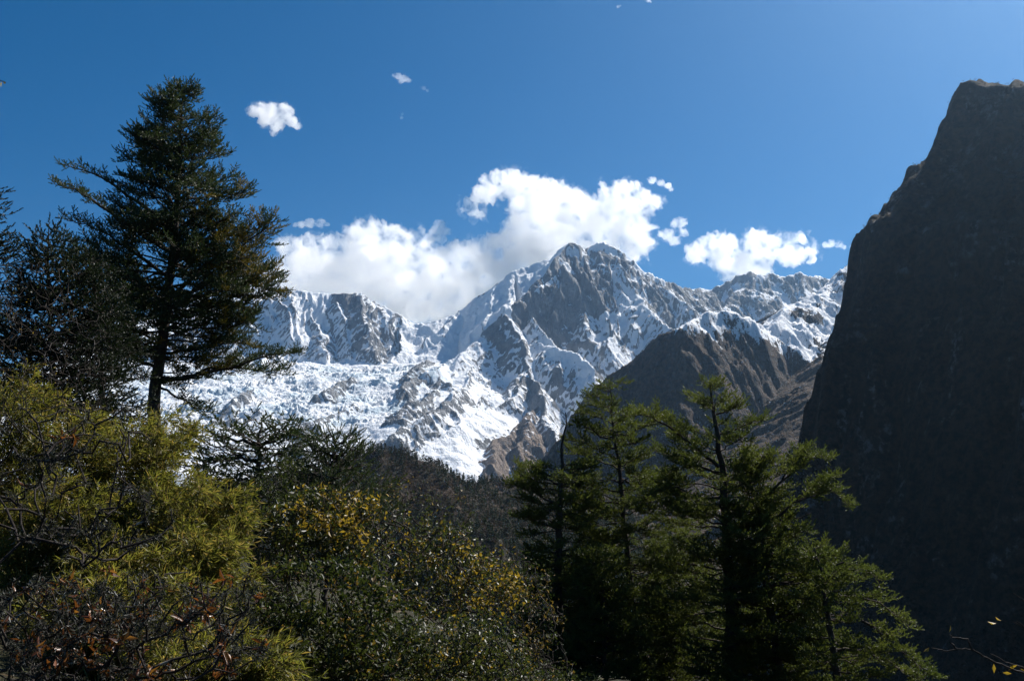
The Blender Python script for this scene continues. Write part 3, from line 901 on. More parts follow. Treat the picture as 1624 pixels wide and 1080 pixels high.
def bark(name, a, b, lichen, amount, scale=1.0):
    t = NT(name)
    p = t.pos((1, 1, 0.35))
    n1, n2 = t.noise(p, 9.0 * scale, 5, 0.65), t.noise(t.pos(), 3.2 * scale, 4, 0.6)
    c = t.mix(t.ramp(n1, 0.35, 0.65), a, b)
    c = t.mix(t.math('MULTIPLY', t.ramp(n2, 0.62 - amount, 0.72 - amount), 0.85), c, lichen)
    return t.surf(t.bsdf(c, 0.9, 0.15, t.bump(n1, 0.8, 0.03 / scale)))


M_BARK = bark('fir_bark', (0.035, 0.027, 0.022), (0.075, 0.06, 0.05), (0.13, 0.12, 0.09), 0.02)
M_TWIG = bark('dark_twig', (0.022, 0.018, 0.016), (0.055, 0.046, 0.04), (0.16, 0.15, 0.14), 0.0, 3.0)
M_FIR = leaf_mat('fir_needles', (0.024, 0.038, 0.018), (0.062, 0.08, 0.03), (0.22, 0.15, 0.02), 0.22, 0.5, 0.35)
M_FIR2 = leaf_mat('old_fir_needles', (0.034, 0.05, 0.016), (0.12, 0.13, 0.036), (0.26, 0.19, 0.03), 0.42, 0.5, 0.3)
M_FIR3 = leaf_mat('shade_painted_fir_needles', (0.009, 0.015, 0.009), (0.025, 0.034, 0.016), (0.2, 0.14, 0.02), 0.2, 0.55, 0.25)  # backlit shade of the left-edge firs put into darker needle colours
FIR_GROUP = 'fir trees on the near slope'


def conifer(seed, trunk, Y, outline, label, n_prim=100, limbs=(), r0=0.22, needle=(14, 0.042, 0.011), shoot=0.13, sec_step=0.22, shoot_step=0.11, mat=M_FIR, rise=(0.5, -0.12), depth=1.0,
            turn=None, bare_to=None, gap=0.3, lift=0.35, sec_len=0.42, name='fir_tree', group=FIR_GROUP, top_extra=0, dead=0, low=None, up_tilt=0.0, inner=0.3, upper=0.92, vert=0.36, holes=0.28):
    """trunk: photo points from the top down; outline: rows (py, left px, right px) of the crown.
    limbs: long limbs as photo points plus a depth offset at the tip; bare_to: py above which the trunk carries nothing."""
    rng = np.random.default_rng(seed)
    k = Y / FPX
    tp = np.array([at(a, b, Y) for a, b in trunk])
    # carry the trunk down to the ground
    low_pt = tp[-1].copy()
    d = unit(tp[-1] - tp[-2])
    for _ in range(60):
        if low_pt[2] < ground_z(low_pt[0], low_pt[1]) - 0.3:
            break
        low_pt = low_pt + np.array([d[0] * 0.3, 0, -0.4])
    P = np.vstack([tp, low_pt[None]])
    ln = np.concatenate([[0], np.cumsum(np.linalg.norm(np.diff(P, axis=0), axis=1))])
    total = ln[-1]
    base = P[-1].copy()

    def tr(s):
        return np.array([np.interp(s, ln, P[:, q]) for q in range(3)])
    wood = Tubes(5)
    ss = np.linspace(0, total, 26)
    TP = np.array([tr(s) for s in ss])
    TP[1:-1, 0] += 0.03 * rng.normal(size=24)
    TP[1:-1, 1] += 0.03 * rng.normal(size=24)
    trunk_t = Tubes(10)
    trunk_t.add(TP, r0 * (0.07 + 0.93 * (ss / total) ** 0.9) * (1 + 0.25 * np.clip(ss / total - 0.9, 0, 1) * 10 * 0.6))
    oy = np.array([o[0] for o in outline], float)
    ol = np.array([o[1] for o in outline], float)
    orr = np.array([o[2] for o in outline], float)
    SP_, SD, SL, ST = [], [], [], []
    deadw = []

    def px_of(p):
        dep = p[1] * CP + p[2] * SP
        return 812 + FPX * p[0] / dep, 540 - FPX * (p[2] * CP - p[1] * SP) / dep

    def grow(pts, L, start, r, thin=1.0, slen=None):
        """A primary limb through pts: twigs and shoots from start onward."""
        n = len(pts)
        wood.add(pts, np.linspace(r, 0.006, n), 5 if r > 0.02 else 4)
        seg = np.concatenate([[0], np.cumsum(np.linalg.norm(np.diff(pts, axis=0), axis=1))])
        full = seg[-1]
        s = full * start
        sgn = 1
        full_ = rng.uniform(0.65, 1.25)
        while s < full:
            f = s / full
            p = np.array([np.interp(s, seg, pts[:, q]) for q in range(3)])
            q = np.array([np.interp(min(s + 0.05, full), seg, pts[:, c]) for c in range(3)]) - np.array([np.interp(max(s - 0.05, 0), seg, pts[:, c]) for c in range(3)])
            ax = unit(q)
            lat = unit(np.cross(ax, np.array([0, 0, 1.0]))) * sgn
            sgn = -sgn
            upv = np.cross(lat, ax) * sgn
            if upv[2] < 0:
                upv = -upv
            l2 = (sec_len * L * (0.25 + 0.75 * math.sin(math.pi * min(1.0, f ** 0.9))) * 0.62 + 0.2 + 0.12 * rng.random()) * full_ if slen is None else slen * rng.uniform(0.6, 1.15) * (1.15 - 0.6 * f)
            l2 = min(l2, 1.5)
            dr = unit(ax * rng.uniform(0.3, 0.9) + lat * rng.uniform(0.6, 1.05) + upv * rng.normal(0.10 + up_tilt, vert))
            s += sec_step * rng.uniform(0.7, 1.3) / thin
            if rng.random() < gap * (1 - f):
                continue
            m = max(3, int(l2 / 0.2) + 2)
            tt = np.linspace(0, 1, m)
            sp = p + dr * (tt * l2)[:, None] + np.array([0, 0, 1.0]) * ((-0.16 * tt + 0.22 * tt ** 2) * l2 * rng.uniform(0.2, 1.4))[:, None]
            wood.add(sp, np.linspace(min(0.012, r * 0.5), 0.003, m), 3)
            ns = max(2, int(l2 / shoot_step))
            ts = (np.arange(ns) + rng.random(ns)) / ns * 0.85 + 0.15
            pos = p + dr * (ts * l2)[:, None] + np.array([0, 0, 1.0]) * ((-0.16 * ts + 0.22 * ts ** 2) * l2)[:, None]
            la2 = unit(np.cross(dr, np.array([0, 0, 1.0])))
            alt = np.where(np.arange(ns) % 2, 1.0, -1.0)[:, None]
            dd = unit(dr * rng.uniform(0.1, 0.9, (ns, 1)) + la2 * alt * rng.uniform(0.3, 1.1, (ns, 1)) + np.array([0, 0, 1.0]) * rng.normal(lift, 0.42, (ns, 1)))
            SP_.append(np.vstack([pos, sp[-1:]]))
            SD.append(np.vstack([dd, unit(dr + np.array([0, 0, lift]))[None]]))
            SL.append(shoot * rng.uniform(0.7, 1.3, ns + 1))
            tn = turn(px_of(p), rng) if turn else 0.0
            ST.append(np.full(ns + 1, tn))
        # the tip itself
        SP_.append(pts[-1:])
        SD.append(unit(pts[-1:] - pts[-2:-1]))
        SL.append(np.array([shoot * 1.2]))
        ST.append(np.zeros(1))

    py_top, py_low = oy[0], oy[-1]
    y_low = low if low is not None else py_low
    for i in range(n_prim):
        u = (i + rng.random()) / n_prim
        py = py_top + (y_low - py_top) * u ** upper
        if bare_to and py < bare_to:
            continue
        # trunk position at this height
        c = np.array([px_of(q)[1] for q in TP])
        s = np.interp(py, c, ss)
        p0 = tr(s)
        cx = px_of(p0)[0]
        phi = i * 2.39996 + rng.normal(0, 0.35)
        if float(perlin(py / 38.0, math.cos(phi) * 1.3 + 5, seed) + 0.6 * perlin(math.sin(phi) * 1.3, py / 30.0, seed + 1)) < -holes:
            continue
        L_ = max(cx - np.interp(py, oy, ol), 6) * k
        R_ = max(np.interp(py, oy, orr) - cx, 6) * k
        cs = math.cos(phi)
        ext = ((L_ + R_) / 2 * depth) * (1 - abs(cs)) + (R_ if cs > 0 else L_) * abs(cs)
        L = ext * rng.uniform(0.68, 1.06)
        f = s / total
        g0 = rise[0] + (rise[1] - rise[0]) * min(1, (py - py_top) / max(1, py_low - py_top)) + rng.normal(0, 0.12)
        m = 9
        tt = np.linspace(0, 1, m)
        hd = np.array([cs, math.sin(phi), 0])
        z = L * (g0 * tt + (-0.35 * g0 - 0.10) * tt ** 2 + 0.12 * tt ** 3)
        p0b = p0 - np.array([0, 0, g0 * L * 0.35])
        pts = p0b + hd * (tt * L)[:, None] + np.array([0, 0, 1.0]) * z[:, None]
        pts[1:] += rng.normal(0, 0.025 * L ** 0.5, (m - 1, 3))
        grow(pts, L, 0.12 if L < 1.0 else rng.uniform(inner - 0.1, inner + 0.12), 0.012 + 0.011 * L)
    for lb in limbs:
        q, dy = lb[0], lb[1]
        n = len(q)
        pp = np.array([at(a, b, Y + dy * j / (n - 1)) for j, (a, b) in enumerate(q)])
        t0 = np.linspace(0, n - 1, 14)
        pts = np.stack([np.interp(t0, np.arange(n), pp[:, c]) for c in range(3)], -1)
        pts[1:-1] = (pts[:-2] + pts[1:-1] * 2 + pts[2:]) / 4
        pts[1:] += rng.normal(0, 0.03, (13, 3))
        L = np.linalg.norm(pp[-1] - pp[0])
        st = lb[2] if len(lb) > 2 else 0.35
        if st >= 1:
            deadw.append((pts, np.linspace(0.035, 0.012, 14)))
        else:
            grow(pts, L, st, 0.02 + 0.014 * L, 1.25, lb[3] if len(lb) > 3 else None)
    for i in range(top_extra):                        # upright leader shoots
        SP_.append(tp[:1] - np.array([[0, 0, 0.12 * i]]))
        SD.append(unit(np.array([[rng.normal(0, 0.5) * (i > 0), rng.normal(0, 0.4) * (i > 0), 1.0]])))
        SL.append(np.array([shoot * 1.6]))
        ST.append(np.zeros(1))
    for i in range(dead):                             # bare broken twigs low on the trunk
        s = total * rng.uniform(0.25, 0.9)
        p0 = tr(s)
        a = rng.uniform(0, 2 * math.pi)
        L = rng.uniform(0.4, 1.3)
        tt = np.linspace(0, 1, 6)
        pts = p0 + np.array([math.cos(a), math.sin(a), 0]) * (tt * L)[:, None] + np.array([0, 0, 1.0]) * (-0.3 * L * tt ** 1.5)[:, None] + rng.normal(0, 0.02, (6, 3))
        deadw.append((pts, np.linspace(0.016, 0.004, 6)))
    Pn, Dn, Ln, Tn = np.concatenate(SP_), np.concatenate(SD), np.concatenate(SL), np.concatenate(ST)
    kk = needle[0]
    V = needles(rng, Pn, Dn, Ln, kk, needle[1], needle[2]) - base
    F = np.arange(len(V)).reshape(-1, 3)
    clump = 0.5 + 0.5 * np.clip(perlin3(Pn * 0.9, seed), -1, 1)
    ti = np.clip(clump * 0.7 + rng.random(len(Pn)) * 0.3, 0, 1)
    at_ = {'tint': np.repeat(ti, kk * 3), 'turn': np.repeat(Tn, kk * 3)}
    root = link(name, None, label=label, cat='tree', group=group, loc=base)
    link('trunk', trunk_t.mesh('trunk', M_BARK, base), root)
    link('limbs', wood.mesh('limbs', M_BARK, base), root)
    link('crown', mesh_np('crown', V, F, mat, attrs=at_), root)
    for pts, rad in deadw:
        tb = Tubes(5)
        tb.add(pts, rad)
        link('dead_branch', tb.mesh('dead_branch', M_TWIG, base), root, label='bare grey broken branch')
    return root, len(F)


def web(rng, root, targets, jit=0.12, up=0.6, steps=5):
    """Branch paths from root to every target, each leaving the nearest node already grown that lies nearer the root. Returns (list of index paths, nodes, radius weights)."""
    nodes, parent = [np.asarray(root, float)], [-1]
    order = np.argsort(np.linalg.norm(targets - root, axis=1))
    for ti in order:
        T_ = targets[ti]
        N = np.array(nodes)
        d = np.linalg.norm(N - T_, axis=1)
        pen = np.clip(N[:, 2] - T_[2] + 0.1, 0, None) * up
        b = int(np.argmin(d + pen))
        a = N[b]
        ln = d[b]
        st = max(2, min(steps, int(ln / 0.12) + 1))
        par = b
        off = rng.normal(0, jit * ln, 3)
        for q in range(1, st + 1):
            f = q / st
            p = a + (T_ - a) * f + off * math.sin(math.pi * f) * 0.8 + np.array([0, 0, -0.10 * ln * math.sin(math.pi * f)]) + rng.normal(0, 0.03 * ln, 3) * (q < st)
            nodes.append(p)
            parent.append(par)
            par = len(nodes) - 1
    N = np.array(nodes)
    cnt = np.ones(len(N))
    for i in range(len(N) - 1, 0, -1):
        cnt[parent[i]] += cnt[i] * 0.55
    kids = [[] for _ in N]
    for i in range(1, len(N)):
        kids[parent[i]].append(i)
    paths, stack = [], [(0, 0)]
    while stack:
        start, nxt = stack.pop()
        path = [start]
        cur = nxt if nxt != start else start
        if nxt != start:
            path.append(nxt)
        while kids[cur]:
            ks = sorted(kids[cur], key=lambda c: -cnt[c])
            for o in ks[1:]:
                stack.append((cur, o))
            path.append(ks[0])
            cur = ks[0]
        if len(path) > 1:
            paths.append(path)
    return paths, N, cnt, kids


def scatter(rng, blobs, n, Y0, Y1):
    """n points inside photo ellipses (px, py, rx, ry, weight) between two distances."""
    w = np.array([b[4] if len(b) > 4 else b[2] * b[3] for b in blobs], float)
    c = rng.choice(len(blobs), n, p=w / w.sum())
    out = []
    for i in c:
        b = blobs[i]
        a, r = rng.uniform(0, 2 * math.pi), math.sqrt(rng.random())
        e = rng.uniform(-1, 1)
        out.append(at(b[0] + b[2] * r * math.cos(a), b[1] + b[3] * r * math.sin(a), (Y0 + Y1) / 2 + (Y1 - Y0) / 2 * e))
    return np.array(out)


def drop_to_ground(px, Y, extra=0.15):
    p = at(px, 900, Y)
    p[2] = float(ground_z(p[0], p[1])) - extra
    return p


def shrub(seed, name, label, rootpx, rootY, blobs, n, Yr, twig_mat, leaf=None, r_unit=0.004, jit=0.14, cat='shrub', group=None, leaf_n=10, leaf_len=(0.035, 0.06), leaf_w=0.02, rmax=0.09, leaf_turn=0.4, extra=None, droop=0.2, keep=1.0, stems=1):
    rng = np.random.default_rng(seed)
    root = drop_to_ground(rootpx, rootY)
    T_ = scatter(rng, blobs, n, *Yr)
    tb = Tubes(5)
    LP, LD = [], []
    paths, N, cnt, kids = web(rng, root, T_, jit)
    R = np.minimum(r_unit * cnt ** 0.52, rmax)
    for q in paths:
        rr = R[q].copy()
        if len(q) > 1:
            rr[0] = min(rr[0], rr[1] * 1.1)
        tb.add(N[q], rr, 6 if rr.max() > 0.02 else 4)
    leafnodes = np.array([i for i in range(1, len(N)) if cnt[i] < 4.0])
    o = link(name, None, label=label, cat=cat, group=group, loc=root)
    link('branches', tb.mesh('branches', twig_mat, root), o)
    nf = 0
    if leaf is not None:
        sel = (rng.random(len(leafnodes)) < keep) & (perlin3(N[leafnodes] * 1.5 + 3.1, seed + 8) > -0.12)
        base = np.repeat(N[leafnodes[sel]], leaf_n, 0)
        base = base + rng.normal(0, 0.05, base.shape)
        D = unit(rng.normal(size=base.shape) + np.array([0, 0, -droop]))
        L = rng.uniform(*leaf_len, len(base))
        V, F = leaves(rng, base, D, L, leaf_w * L / np.mean(leaf_len))
        cl = np.clip(0.5 + 0.8 * perlin3(base * 1.6, seed), 0, 1)
        ti = np.repeat(np.clip(0.6 * cl + 0.4 * rng.random(len(base)), 0, 1), 4)
        cl2 = np.clip(0.28 + 1.5 * perlin3(base * 0.9 + 7.7, seed + 3), 0, 1)
        tu = np.repeat((rng.random(len(base)) < cl2 * leaf_turn * 2) * rng.uniform(0.5, 1.0, len(base)), 4)
        link('leaves', mesh_np('leaves', V - root, F, leaf, attrs={'tint': ti, 'turn': tu}), o)
    if extra:
        extra(rng, o, root, N, cnt, leafnodes)
    return o
# ------------------------------------------------------------------ firs
def ochre(q, rng):
    """The big fir carries yellowed needles on the right side of its middle."""
    px, py = q
    v = math.exp(-((px - 385) / 60) ** 2 - ((py - 400) / 70) ** 2) * 0.75 + 0.4 * math.exp(-((px - 300) / 90) ** 2 - ((py - 560) / 40) ** 2)
    return rng.uniform(0.4, 0.9) if rng.random() < v else 0.0


conifer(101, [(291, 143), (290, 165), (286, 220), (281, 300), (276, 380), (268, 450), (262, 520), (252, 580), (245, 640), (240, 700)], 35.0,
        [(140, 262, 306), (152, 248, 316), (168, 234, 328), (182, 216, 342), (200, 204, 362), (235, 202, 372), (262, 188, 384), (300, 178, 405), (345, 168, 430), (385, 120, 445), (430, 104, 446), (470, 108, 440), (500, 120, 430), (540, 140, 400), (575, 170, 350), (610, 190, 310)],
        'tallest fir, dark and broad, rising out of the bamboo into the blue sky at left', n_prim=255, holes=0.24, inner=0.34, depth=0.9, upper=1.15, r0=0.30, turn=ochre, shoot=0.20, needle=(22, 0.055, 0.028), sec_step=0.10, shoot_step=0.065, sec_len=0.42, up_tilt=0.1, rise=(0.45, -0.15), lift=0.55, gap=0.25, top_extra=5, dead=16,
        limbs=[([(272, 400), (220, 370), (165, 330), (120, 300), (84, 292)], 1.2, 0.45, 0.55), ([(276, 360), (230, 330), (180, 290), (130, 268), (100, 262)], -0.8, 0.6, 0.5), ([(268, 440), (210, 400), (150, 362), (100, 346)], -1.0, 0.4, 0.6),
               ([(262, 480), (200, 440), (150, 410), (105, 400)], 1.0, 0.3), ([(266, 470), (330, 430), (390, 385), (432, 350)], -1.2, 0.35), ([(264, 490), (320, 470), (390, 450), (446, 462)], 0.8, 0.4),
               ([(252, 602), (290, 602), (330, 590), (385, 578), (430, 562), (474, 560)], -1.5, 0.3, 0.8), ([(252, 604), (300, 600), (345, 580), (400, 588), (455, 592)], -0.6, 0.4, 0.94), ([(258, 560), (310, 556), (360, 540), (410, 548)], 0.9, 0.3, 0.94),
               ([(250, 585), (200, 560), (150, 545), (120, 560)], 0.8, 0.3, 1.08), ([(248, 610), (300, 640), (330, 655)], -0.5, 0.4, 0.81), ([(258, 545), (210, 520), (160, 510), (130, 525)], -0.8, 0.3, 1.08)])

RIGHT = dict(mat=M_FIR2, shoot=0.19, needle=(20, 0.055, 0.03), sec_step=0.085, shoot_step=0.06, lift=0.5, gap=0.25, up_tilt=0.1, sec_len=0.6, inner=0.34, vert=0.27, holes=0.42)
conifer(201, [(897, 654), (895, 690), (891, 730), (888, 790), (886, 860), (884, 940), (884, 1040), (884, 1100)], 38.0,
        [(720, 868, 920), (745, 845, 940), (770, 815, 948), (800, 822, 950), (850, 830, 955), (900, 822, 965), (960, 815, 970), (1080, 810, 975)],
        'old fir with a bare dead spike for a top', n_prim=96, r0=0.24, rise=(0.2, -0.15), dead=14, bare_to=728, **RIGHT,
        limbs=[([(890, 800), (862, 792), (838, 772), (806, 768)], -0.6, 0.3, 0.81), ([(891, 770), (865, 760), (845, 742), (826, 738)], 0.5, 0.3, 0.74), ([(889, 760), (915, 745), (936, 738)], 0.4, 0.3, 0.74),
               ([(888, 840), (860, 830), (835, 822), (815, 820)], 0.2, 0.4, 0.54)])
conifer(202, [(966, 610), (969, 640), (974, 680), (980, 730), (984, 770), (990, 830), (997, 900), (1003, 980), (1008, 1100)], 40.0,
        [(604, 940, 990), (620, 930, 994), (650, 922, 998), (680, 908, 1010), (705, 898, 1020), (740, 895, 1045), (780, 890, 1060), (830, 885, 1060), (880, 880, 1065), (940, 885, 1075), (1080, 880, 1090)],
        'thin trunked airy fir just right of the dead spiked fir', n_prim=96, r0=0.20, rise=(0.45, -0.1), dead=12, top_extra=3, **RIGHT,
        limbs=[([(978, 700), (950, 690), (925, 672), (908, 676)], -0.5, 0.3, 0.74), ([(975, 690), (1000, 690), (1030, 668), (1062, 665)], -0.7, 0.3, 0.81), ([(984, 760), (1020, 770), (1055, 752), (1078, 760)], 0.5, 0.35, 0.74),
               ([(986, 800), (950, 790), (925, 800), (900, 790)], 0.4, 0.3, 0.81)])
conifer(203, [(1126, 606), (1130, 640), (1136, 690), (1146, 750), (1152, 820), (1157, 900), (1160, 980), (1164, 1100)], 37.0,
        [(604, 1118, 1134), (622, 1100, 1155), (645, 1088, 1190), (662, 1086, 1190), (680, 1090, 1180), (700, 1070, 1212), (730, 1052, 1218), (765, 1035, 1225), (800, 1040, 1235), (850, 1025, 1250), (900, 1015, 1255), (960, 1010, 1260), (1080, 1010, 1270)],
        'biggest fir in the right hand group, thick trunked with a tufted top', n_prim=96, r0=0.36, rise=(0.5, -0.1), dead=10, top_extra=5, **RIGHT,
        limbs=[([(1140, 740), (1110, 715), (1085, 694), (1050, 668), (1012, 656), (990, 660)], -0.9, 0.35, 1.01), ([(1142, 752), (1100, 735), (1070, 728), (1040, 712)], 0.7, 0.4, 0.81), ([(1148, 790), (1105, 790), (1070, 770), (1035, 782), (1000, 802)], -0.6, 0.4, 0.81),
               ([(1138, 690), (1165, 684), (1195, 668), (1208, 668)], -0.4, 0.3, 0.81), ([(1132, 660), (1150, 652), (1178, 640)], -0.3, 0.3, 0.68), ([(1148, 780), (1180, 770), (1210, 740)], 0.8, 0.3, 0.81)])
conifer(204, [(1203, 722), (1203, 760), (1206, 820), (1212, 880), (1218, 940), (1226, 1000), (1240, 1100)], 36.0,
        [(716, 1182, 1222), (740, 1170, 1240), (780, 1160, 1250), (820, 1155, 1262), (870, 1150, 1300), (910, 1150, 1325), (960, 1150, 1315), (1010, 1160, 1310), (1080, 1160, 1330)],
        'fir whose two long limbs reach right toward the dark cliff', n_prim=96, r0=0.24, rise=(0.4, -0.1), dead=8, **RIGHT,
        limbs=[([(1206, 800), (1228, 775), (1255, 748), (1290, 722), (1312, 728)], -0.7, 0.45, 1.01), ([(1206, 800), (1235, 770), (1262, 730), (1278, 712)], 0.3, 0.5, 0.88), ([(1209, 835), (1240, 815), (1262, 795), (1290, 785), (1318, 772), (1342, 800)], -0.8, 0.5, 0.94),
               ([(1262, 795), (1285, 775), (1325, 755)], -0.4, 0.3, 0.81), ([(1241, 822), (1262, 822), (1288, 814)], -0.2, 1.0), ([(1216, 850), (1248, 851), (1272, 851)], -0.3, 1.0), ([(1215, 900), (1260, 890), (1300, 880), (1330, 885)], -0.5, 0.3, 1.08),
               ([(1218, 930), (1265, 920), (1315, 905), (1350, 915)], 0.5, 0.3, 1.08)])
conifer(205, [(1292, 868), (1296, 890), (1304, 930), (1312, 980), (1322, 1040), (1330, 1100)], 33.0,
        [(862, 1278, 1305), (880, 1262, 1330), (910, 1262, 1350), (940, 1265, 1360), (975, 1265, 1370), (1010, 1260, 1390), (1045, 1260, 1420), (1080, 1255, 1440)],
        'low spreading fir bowing right at the lower edge under the dark cliff', n_prim=34, r0=0.2, rise=(0.3, -0.05), dead=4, **RIGHT,
        limbs=[([(1300, 910), (1340, 890), (1375, 900), (1395, 930)], -0.6, 0.3, 0.94), ([(1306, 950), (1350, 945), (1395, 955), (1432, 985)], 0.5, 0.35, 0.94), ([(1312, 985), (1360, 980), (1400, 1005), (1440, 1042), (1478, 1072)], -0.7, 0.35, 1.01),
               ([(1320, 1030), (1370, 1030), (1430, 1060), (1470, 1090)], 0.3, 0.3, 1.01)])
conifer(206, [(1076, 838), (1078, 880), (1080, 940), (1084, 1010), (1088, 1100)], 43.0,
        [(834, 1068, 1086), (860, 1040, 1110), (900, 1015, 1135), (950, 1000, 1150), (1010, 985, 1165), (1080, 975, 1175)],
        'short dense fir standing behind, just left of the thick trunked fir', n_prim=95, r0=0.15, rise=(0.5, -0.1), top_extra=3, **RIGHT)
conifer(207, [(955, 872), (956, 920), (958, 980), (960, 1100)], 36.0,
        [(866, 948, 964), (890, 925, 985), (940, 905, 1005), (1000, 890, 1020), (1080, 880, 1030)],
        'short dark fir crowding the foot of the thin trunked fir', n_prim=70, r0=0.13, rise=(0.5, -0.1), top_extra=2, **RIGHT)

LEFT = dict(mat=M_FIR, needle=(24, 0.055, 0.028), shoot=0.2, lift=0.35)
conifer(301, [(415, 664), (414, 690), (412, 730), (408, 790), (405, 860)], 24.0,
        [(660, 385, 440), (672, 372, 470), (690, 312, 505), (715, 290, 505), (745, 285, 515), (780, 310, 540), (830, 300, 540), (880, 300, 540)],
        'flat topped dark green fir spreading in front of the glacier, just behind the yellow bamboo', n_prim=85, r0=0.2, rise=(0.35, -0.05), sec_step=0.18, shoot_step=0.09, gap=0.25, dead=14, **LEFT,
        limbs=[([(412, 730), (370, 722), (330, 735), (290, 742)], -0.6, 0.25, 0.68), ([(413, 710), (370, 695), (335, 690), (306, 694)], 0.5, 0.3, 0.61), ([(413, 705), (450, 692), (480, 690), (506, 698)], -0.5, 0.3, 0.61), ([(412, 745), (455, 745), (500, 735), (520, 740)], 0.4, 0.3, 0.61)])
conifer(302, [(536, 676), (534, 700), (530, 740), (526, 800), (522, 860)], 17.0,
        [(690, 530, 540), (706, 510, 560), (725, 488, 580), (750, 470, 600), (780, 455, 620), (820, 440, 630), (870, 430, 640)],
        'young spruce with long upright leader shoots in front of the glacier', n_prim=62, r0=0.07, rise=(0.75, 0.1), shoot=0.2, sec_step=0.12, shoot_step=0.09, gap=0.1, top_extra=1, mat=M_FIR, needle=(60, 0.036, 0.010), lift=0.5,
        name='young_spruce', limbs=[([(534, 708), (524, 690), (515, 690)], 0.1, 0.1, 0.15), ([(534, 706), (548, 696), (556, 692)], 0.1, 0.1, 0.15), ([(532, 730), (556, 712), (572, 708)], -0.2, 0.1, 0.18), ([(532, 728), (508, 712), (492, 712)], -0.2, 0.1, 0.18)])
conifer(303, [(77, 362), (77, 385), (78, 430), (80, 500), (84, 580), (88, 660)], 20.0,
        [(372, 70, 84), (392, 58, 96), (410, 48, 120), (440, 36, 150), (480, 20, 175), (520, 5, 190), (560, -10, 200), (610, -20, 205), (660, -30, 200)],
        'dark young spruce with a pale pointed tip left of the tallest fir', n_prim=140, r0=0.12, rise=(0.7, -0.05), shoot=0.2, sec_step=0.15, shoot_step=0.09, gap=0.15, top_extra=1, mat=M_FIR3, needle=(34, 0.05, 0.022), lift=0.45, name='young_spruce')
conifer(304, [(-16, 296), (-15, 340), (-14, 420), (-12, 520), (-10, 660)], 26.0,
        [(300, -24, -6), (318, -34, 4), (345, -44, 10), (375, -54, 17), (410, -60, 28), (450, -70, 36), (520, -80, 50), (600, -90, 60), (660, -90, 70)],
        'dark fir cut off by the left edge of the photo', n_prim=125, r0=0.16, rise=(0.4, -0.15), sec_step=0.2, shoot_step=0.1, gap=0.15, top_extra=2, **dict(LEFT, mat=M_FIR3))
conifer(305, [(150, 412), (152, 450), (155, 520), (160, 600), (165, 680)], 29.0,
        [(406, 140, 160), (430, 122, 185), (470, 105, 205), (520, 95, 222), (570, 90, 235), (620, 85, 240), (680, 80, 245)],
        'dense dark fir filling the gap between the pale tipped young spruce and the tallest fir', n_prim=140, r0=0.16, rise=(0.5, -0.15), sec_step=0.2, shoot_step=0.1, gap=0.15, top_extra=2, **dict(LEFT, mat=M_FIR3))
# ------------------------------------------------------------------ bamboo thicket on the left
M_BAMBOO = leaf_mat('bamboo_leaf', (0.085, 0.088, 0.02), (0.18, 0.165, 0.044), (0.28, 0.19, 0.07), 0.45, 0.45, 0.25)
M_CULM = bark('bamboo_culm', (0.09, 0.085, 0.03), (0.16, 0.13, 0.05), (0.2, 0.16, 0.08), 0.0, 3.0)


def bamboo(seed, rootpx, Y, tips, label, n_leaf=70, spread=0.9):
    """Arching culms to the given tips, each with plumes of narrow drooping leaves along its outer part."""
    rng = np.random.default_rng(seed)
    root = drop_to_ground(rootpx, Y)
    tb, LP, LD, LL = Tubes(4), [], [], []
    for (px, py, dy) in tips:
        tip = at(px, py, Y + dy)
        b = root + np.array([rng.normal(0, 0.35), rng.normal(0, 0.35), 0])
        b[2] = ground_z(b[0], b[1]) - 0.05
        tt = np.linspace(0, 1, 14)
        h = tip - b
        P = b + h * tt[:, None]
        P[:, 2] += 0.55 * np.sin(math.pi * tt) ** 1.2 * abs(h[2]) * 0.5 + 0.02 * rng.normal(size=14)
        tb.add(P, np.linspace(0.011, 0.003, 14))
        m = int(n_leaf * rng.uniform(0.7, 1.3))
        for _ in range(m):
            f = rng.uniform(0.30, 1.0)
            p = np.array([np.interp(f, tt, P[:, q]) for q in range(3)])
            ax = unit(np.array([np.interp(min(f + 0.05, 1), tt, P[:, q]) for q in range(3)]) - p + 1e-6)
            dr = unit(ax * rng.uniform(0.2, 1.0) + rng.normal(0, 0.6, 3) + np.array([0.15, 0, 0.1]))
            L = rng.uniform(0.15, 0.5) * spread * (1.25 - 0.6 * f)
            sp = p + dr * (np.linspace(0, 1, 5) * L)[:, None] + np.array([0, 0, -0.22]) * (np.linspace(0, 1, 5) ** 2 * L)[:, None]
            tb.add(sp, np.linspace(0.0028, 0.0012, 5), 3)
            k = 9
            ts = rng.uniform(0.25, 1.0, k)
            pos = p + dr * (ts * L)[:, None] + np.array([0, 0, -0.22]) * (ts ** 2 * L)[:, None]
            dd = unit(dr * rng.uniform(0.5, 1.2, (k, 1)) + rng.normal(0, 0.42, (k, 3)) + np.array([0.18, 0, -0.22]))
            LP.append(pos)
            LD.append(dd)
            LL.append(rng.uniform(0.06, 0.125, k))
    P, D, L = np.concatenate(LP), np.concatenate(LD), np.concatenate(LL)
    V, F = leaves(rng, P, D, L, 0.0105, 0.3)
    cl = np.clip(0.5 + 0.9 * perlin3(P * 1.3, seed), 0, 1)
    ti = np.repeat(np.clip(0.65 * cl + 0.35 * rng.random(len(P)), 0, 1), 4)
    tu = np.repeat((rng.random(len(P)) < 0.22) * rng.uniform(0.4, 1, len(P)), 4)
    o = link('bamboo', None, label=label, cat='bamboo', group='bamboo clumps on the left slope', loc=root)
    link('culms', tb.mesh('culms', M_CULM, root), o)
    link('leaves', mesh_np('leaves', V - root, F, M_BAMBOO, attrs={'tint': ti, 'turn': tu}), o)
    return o


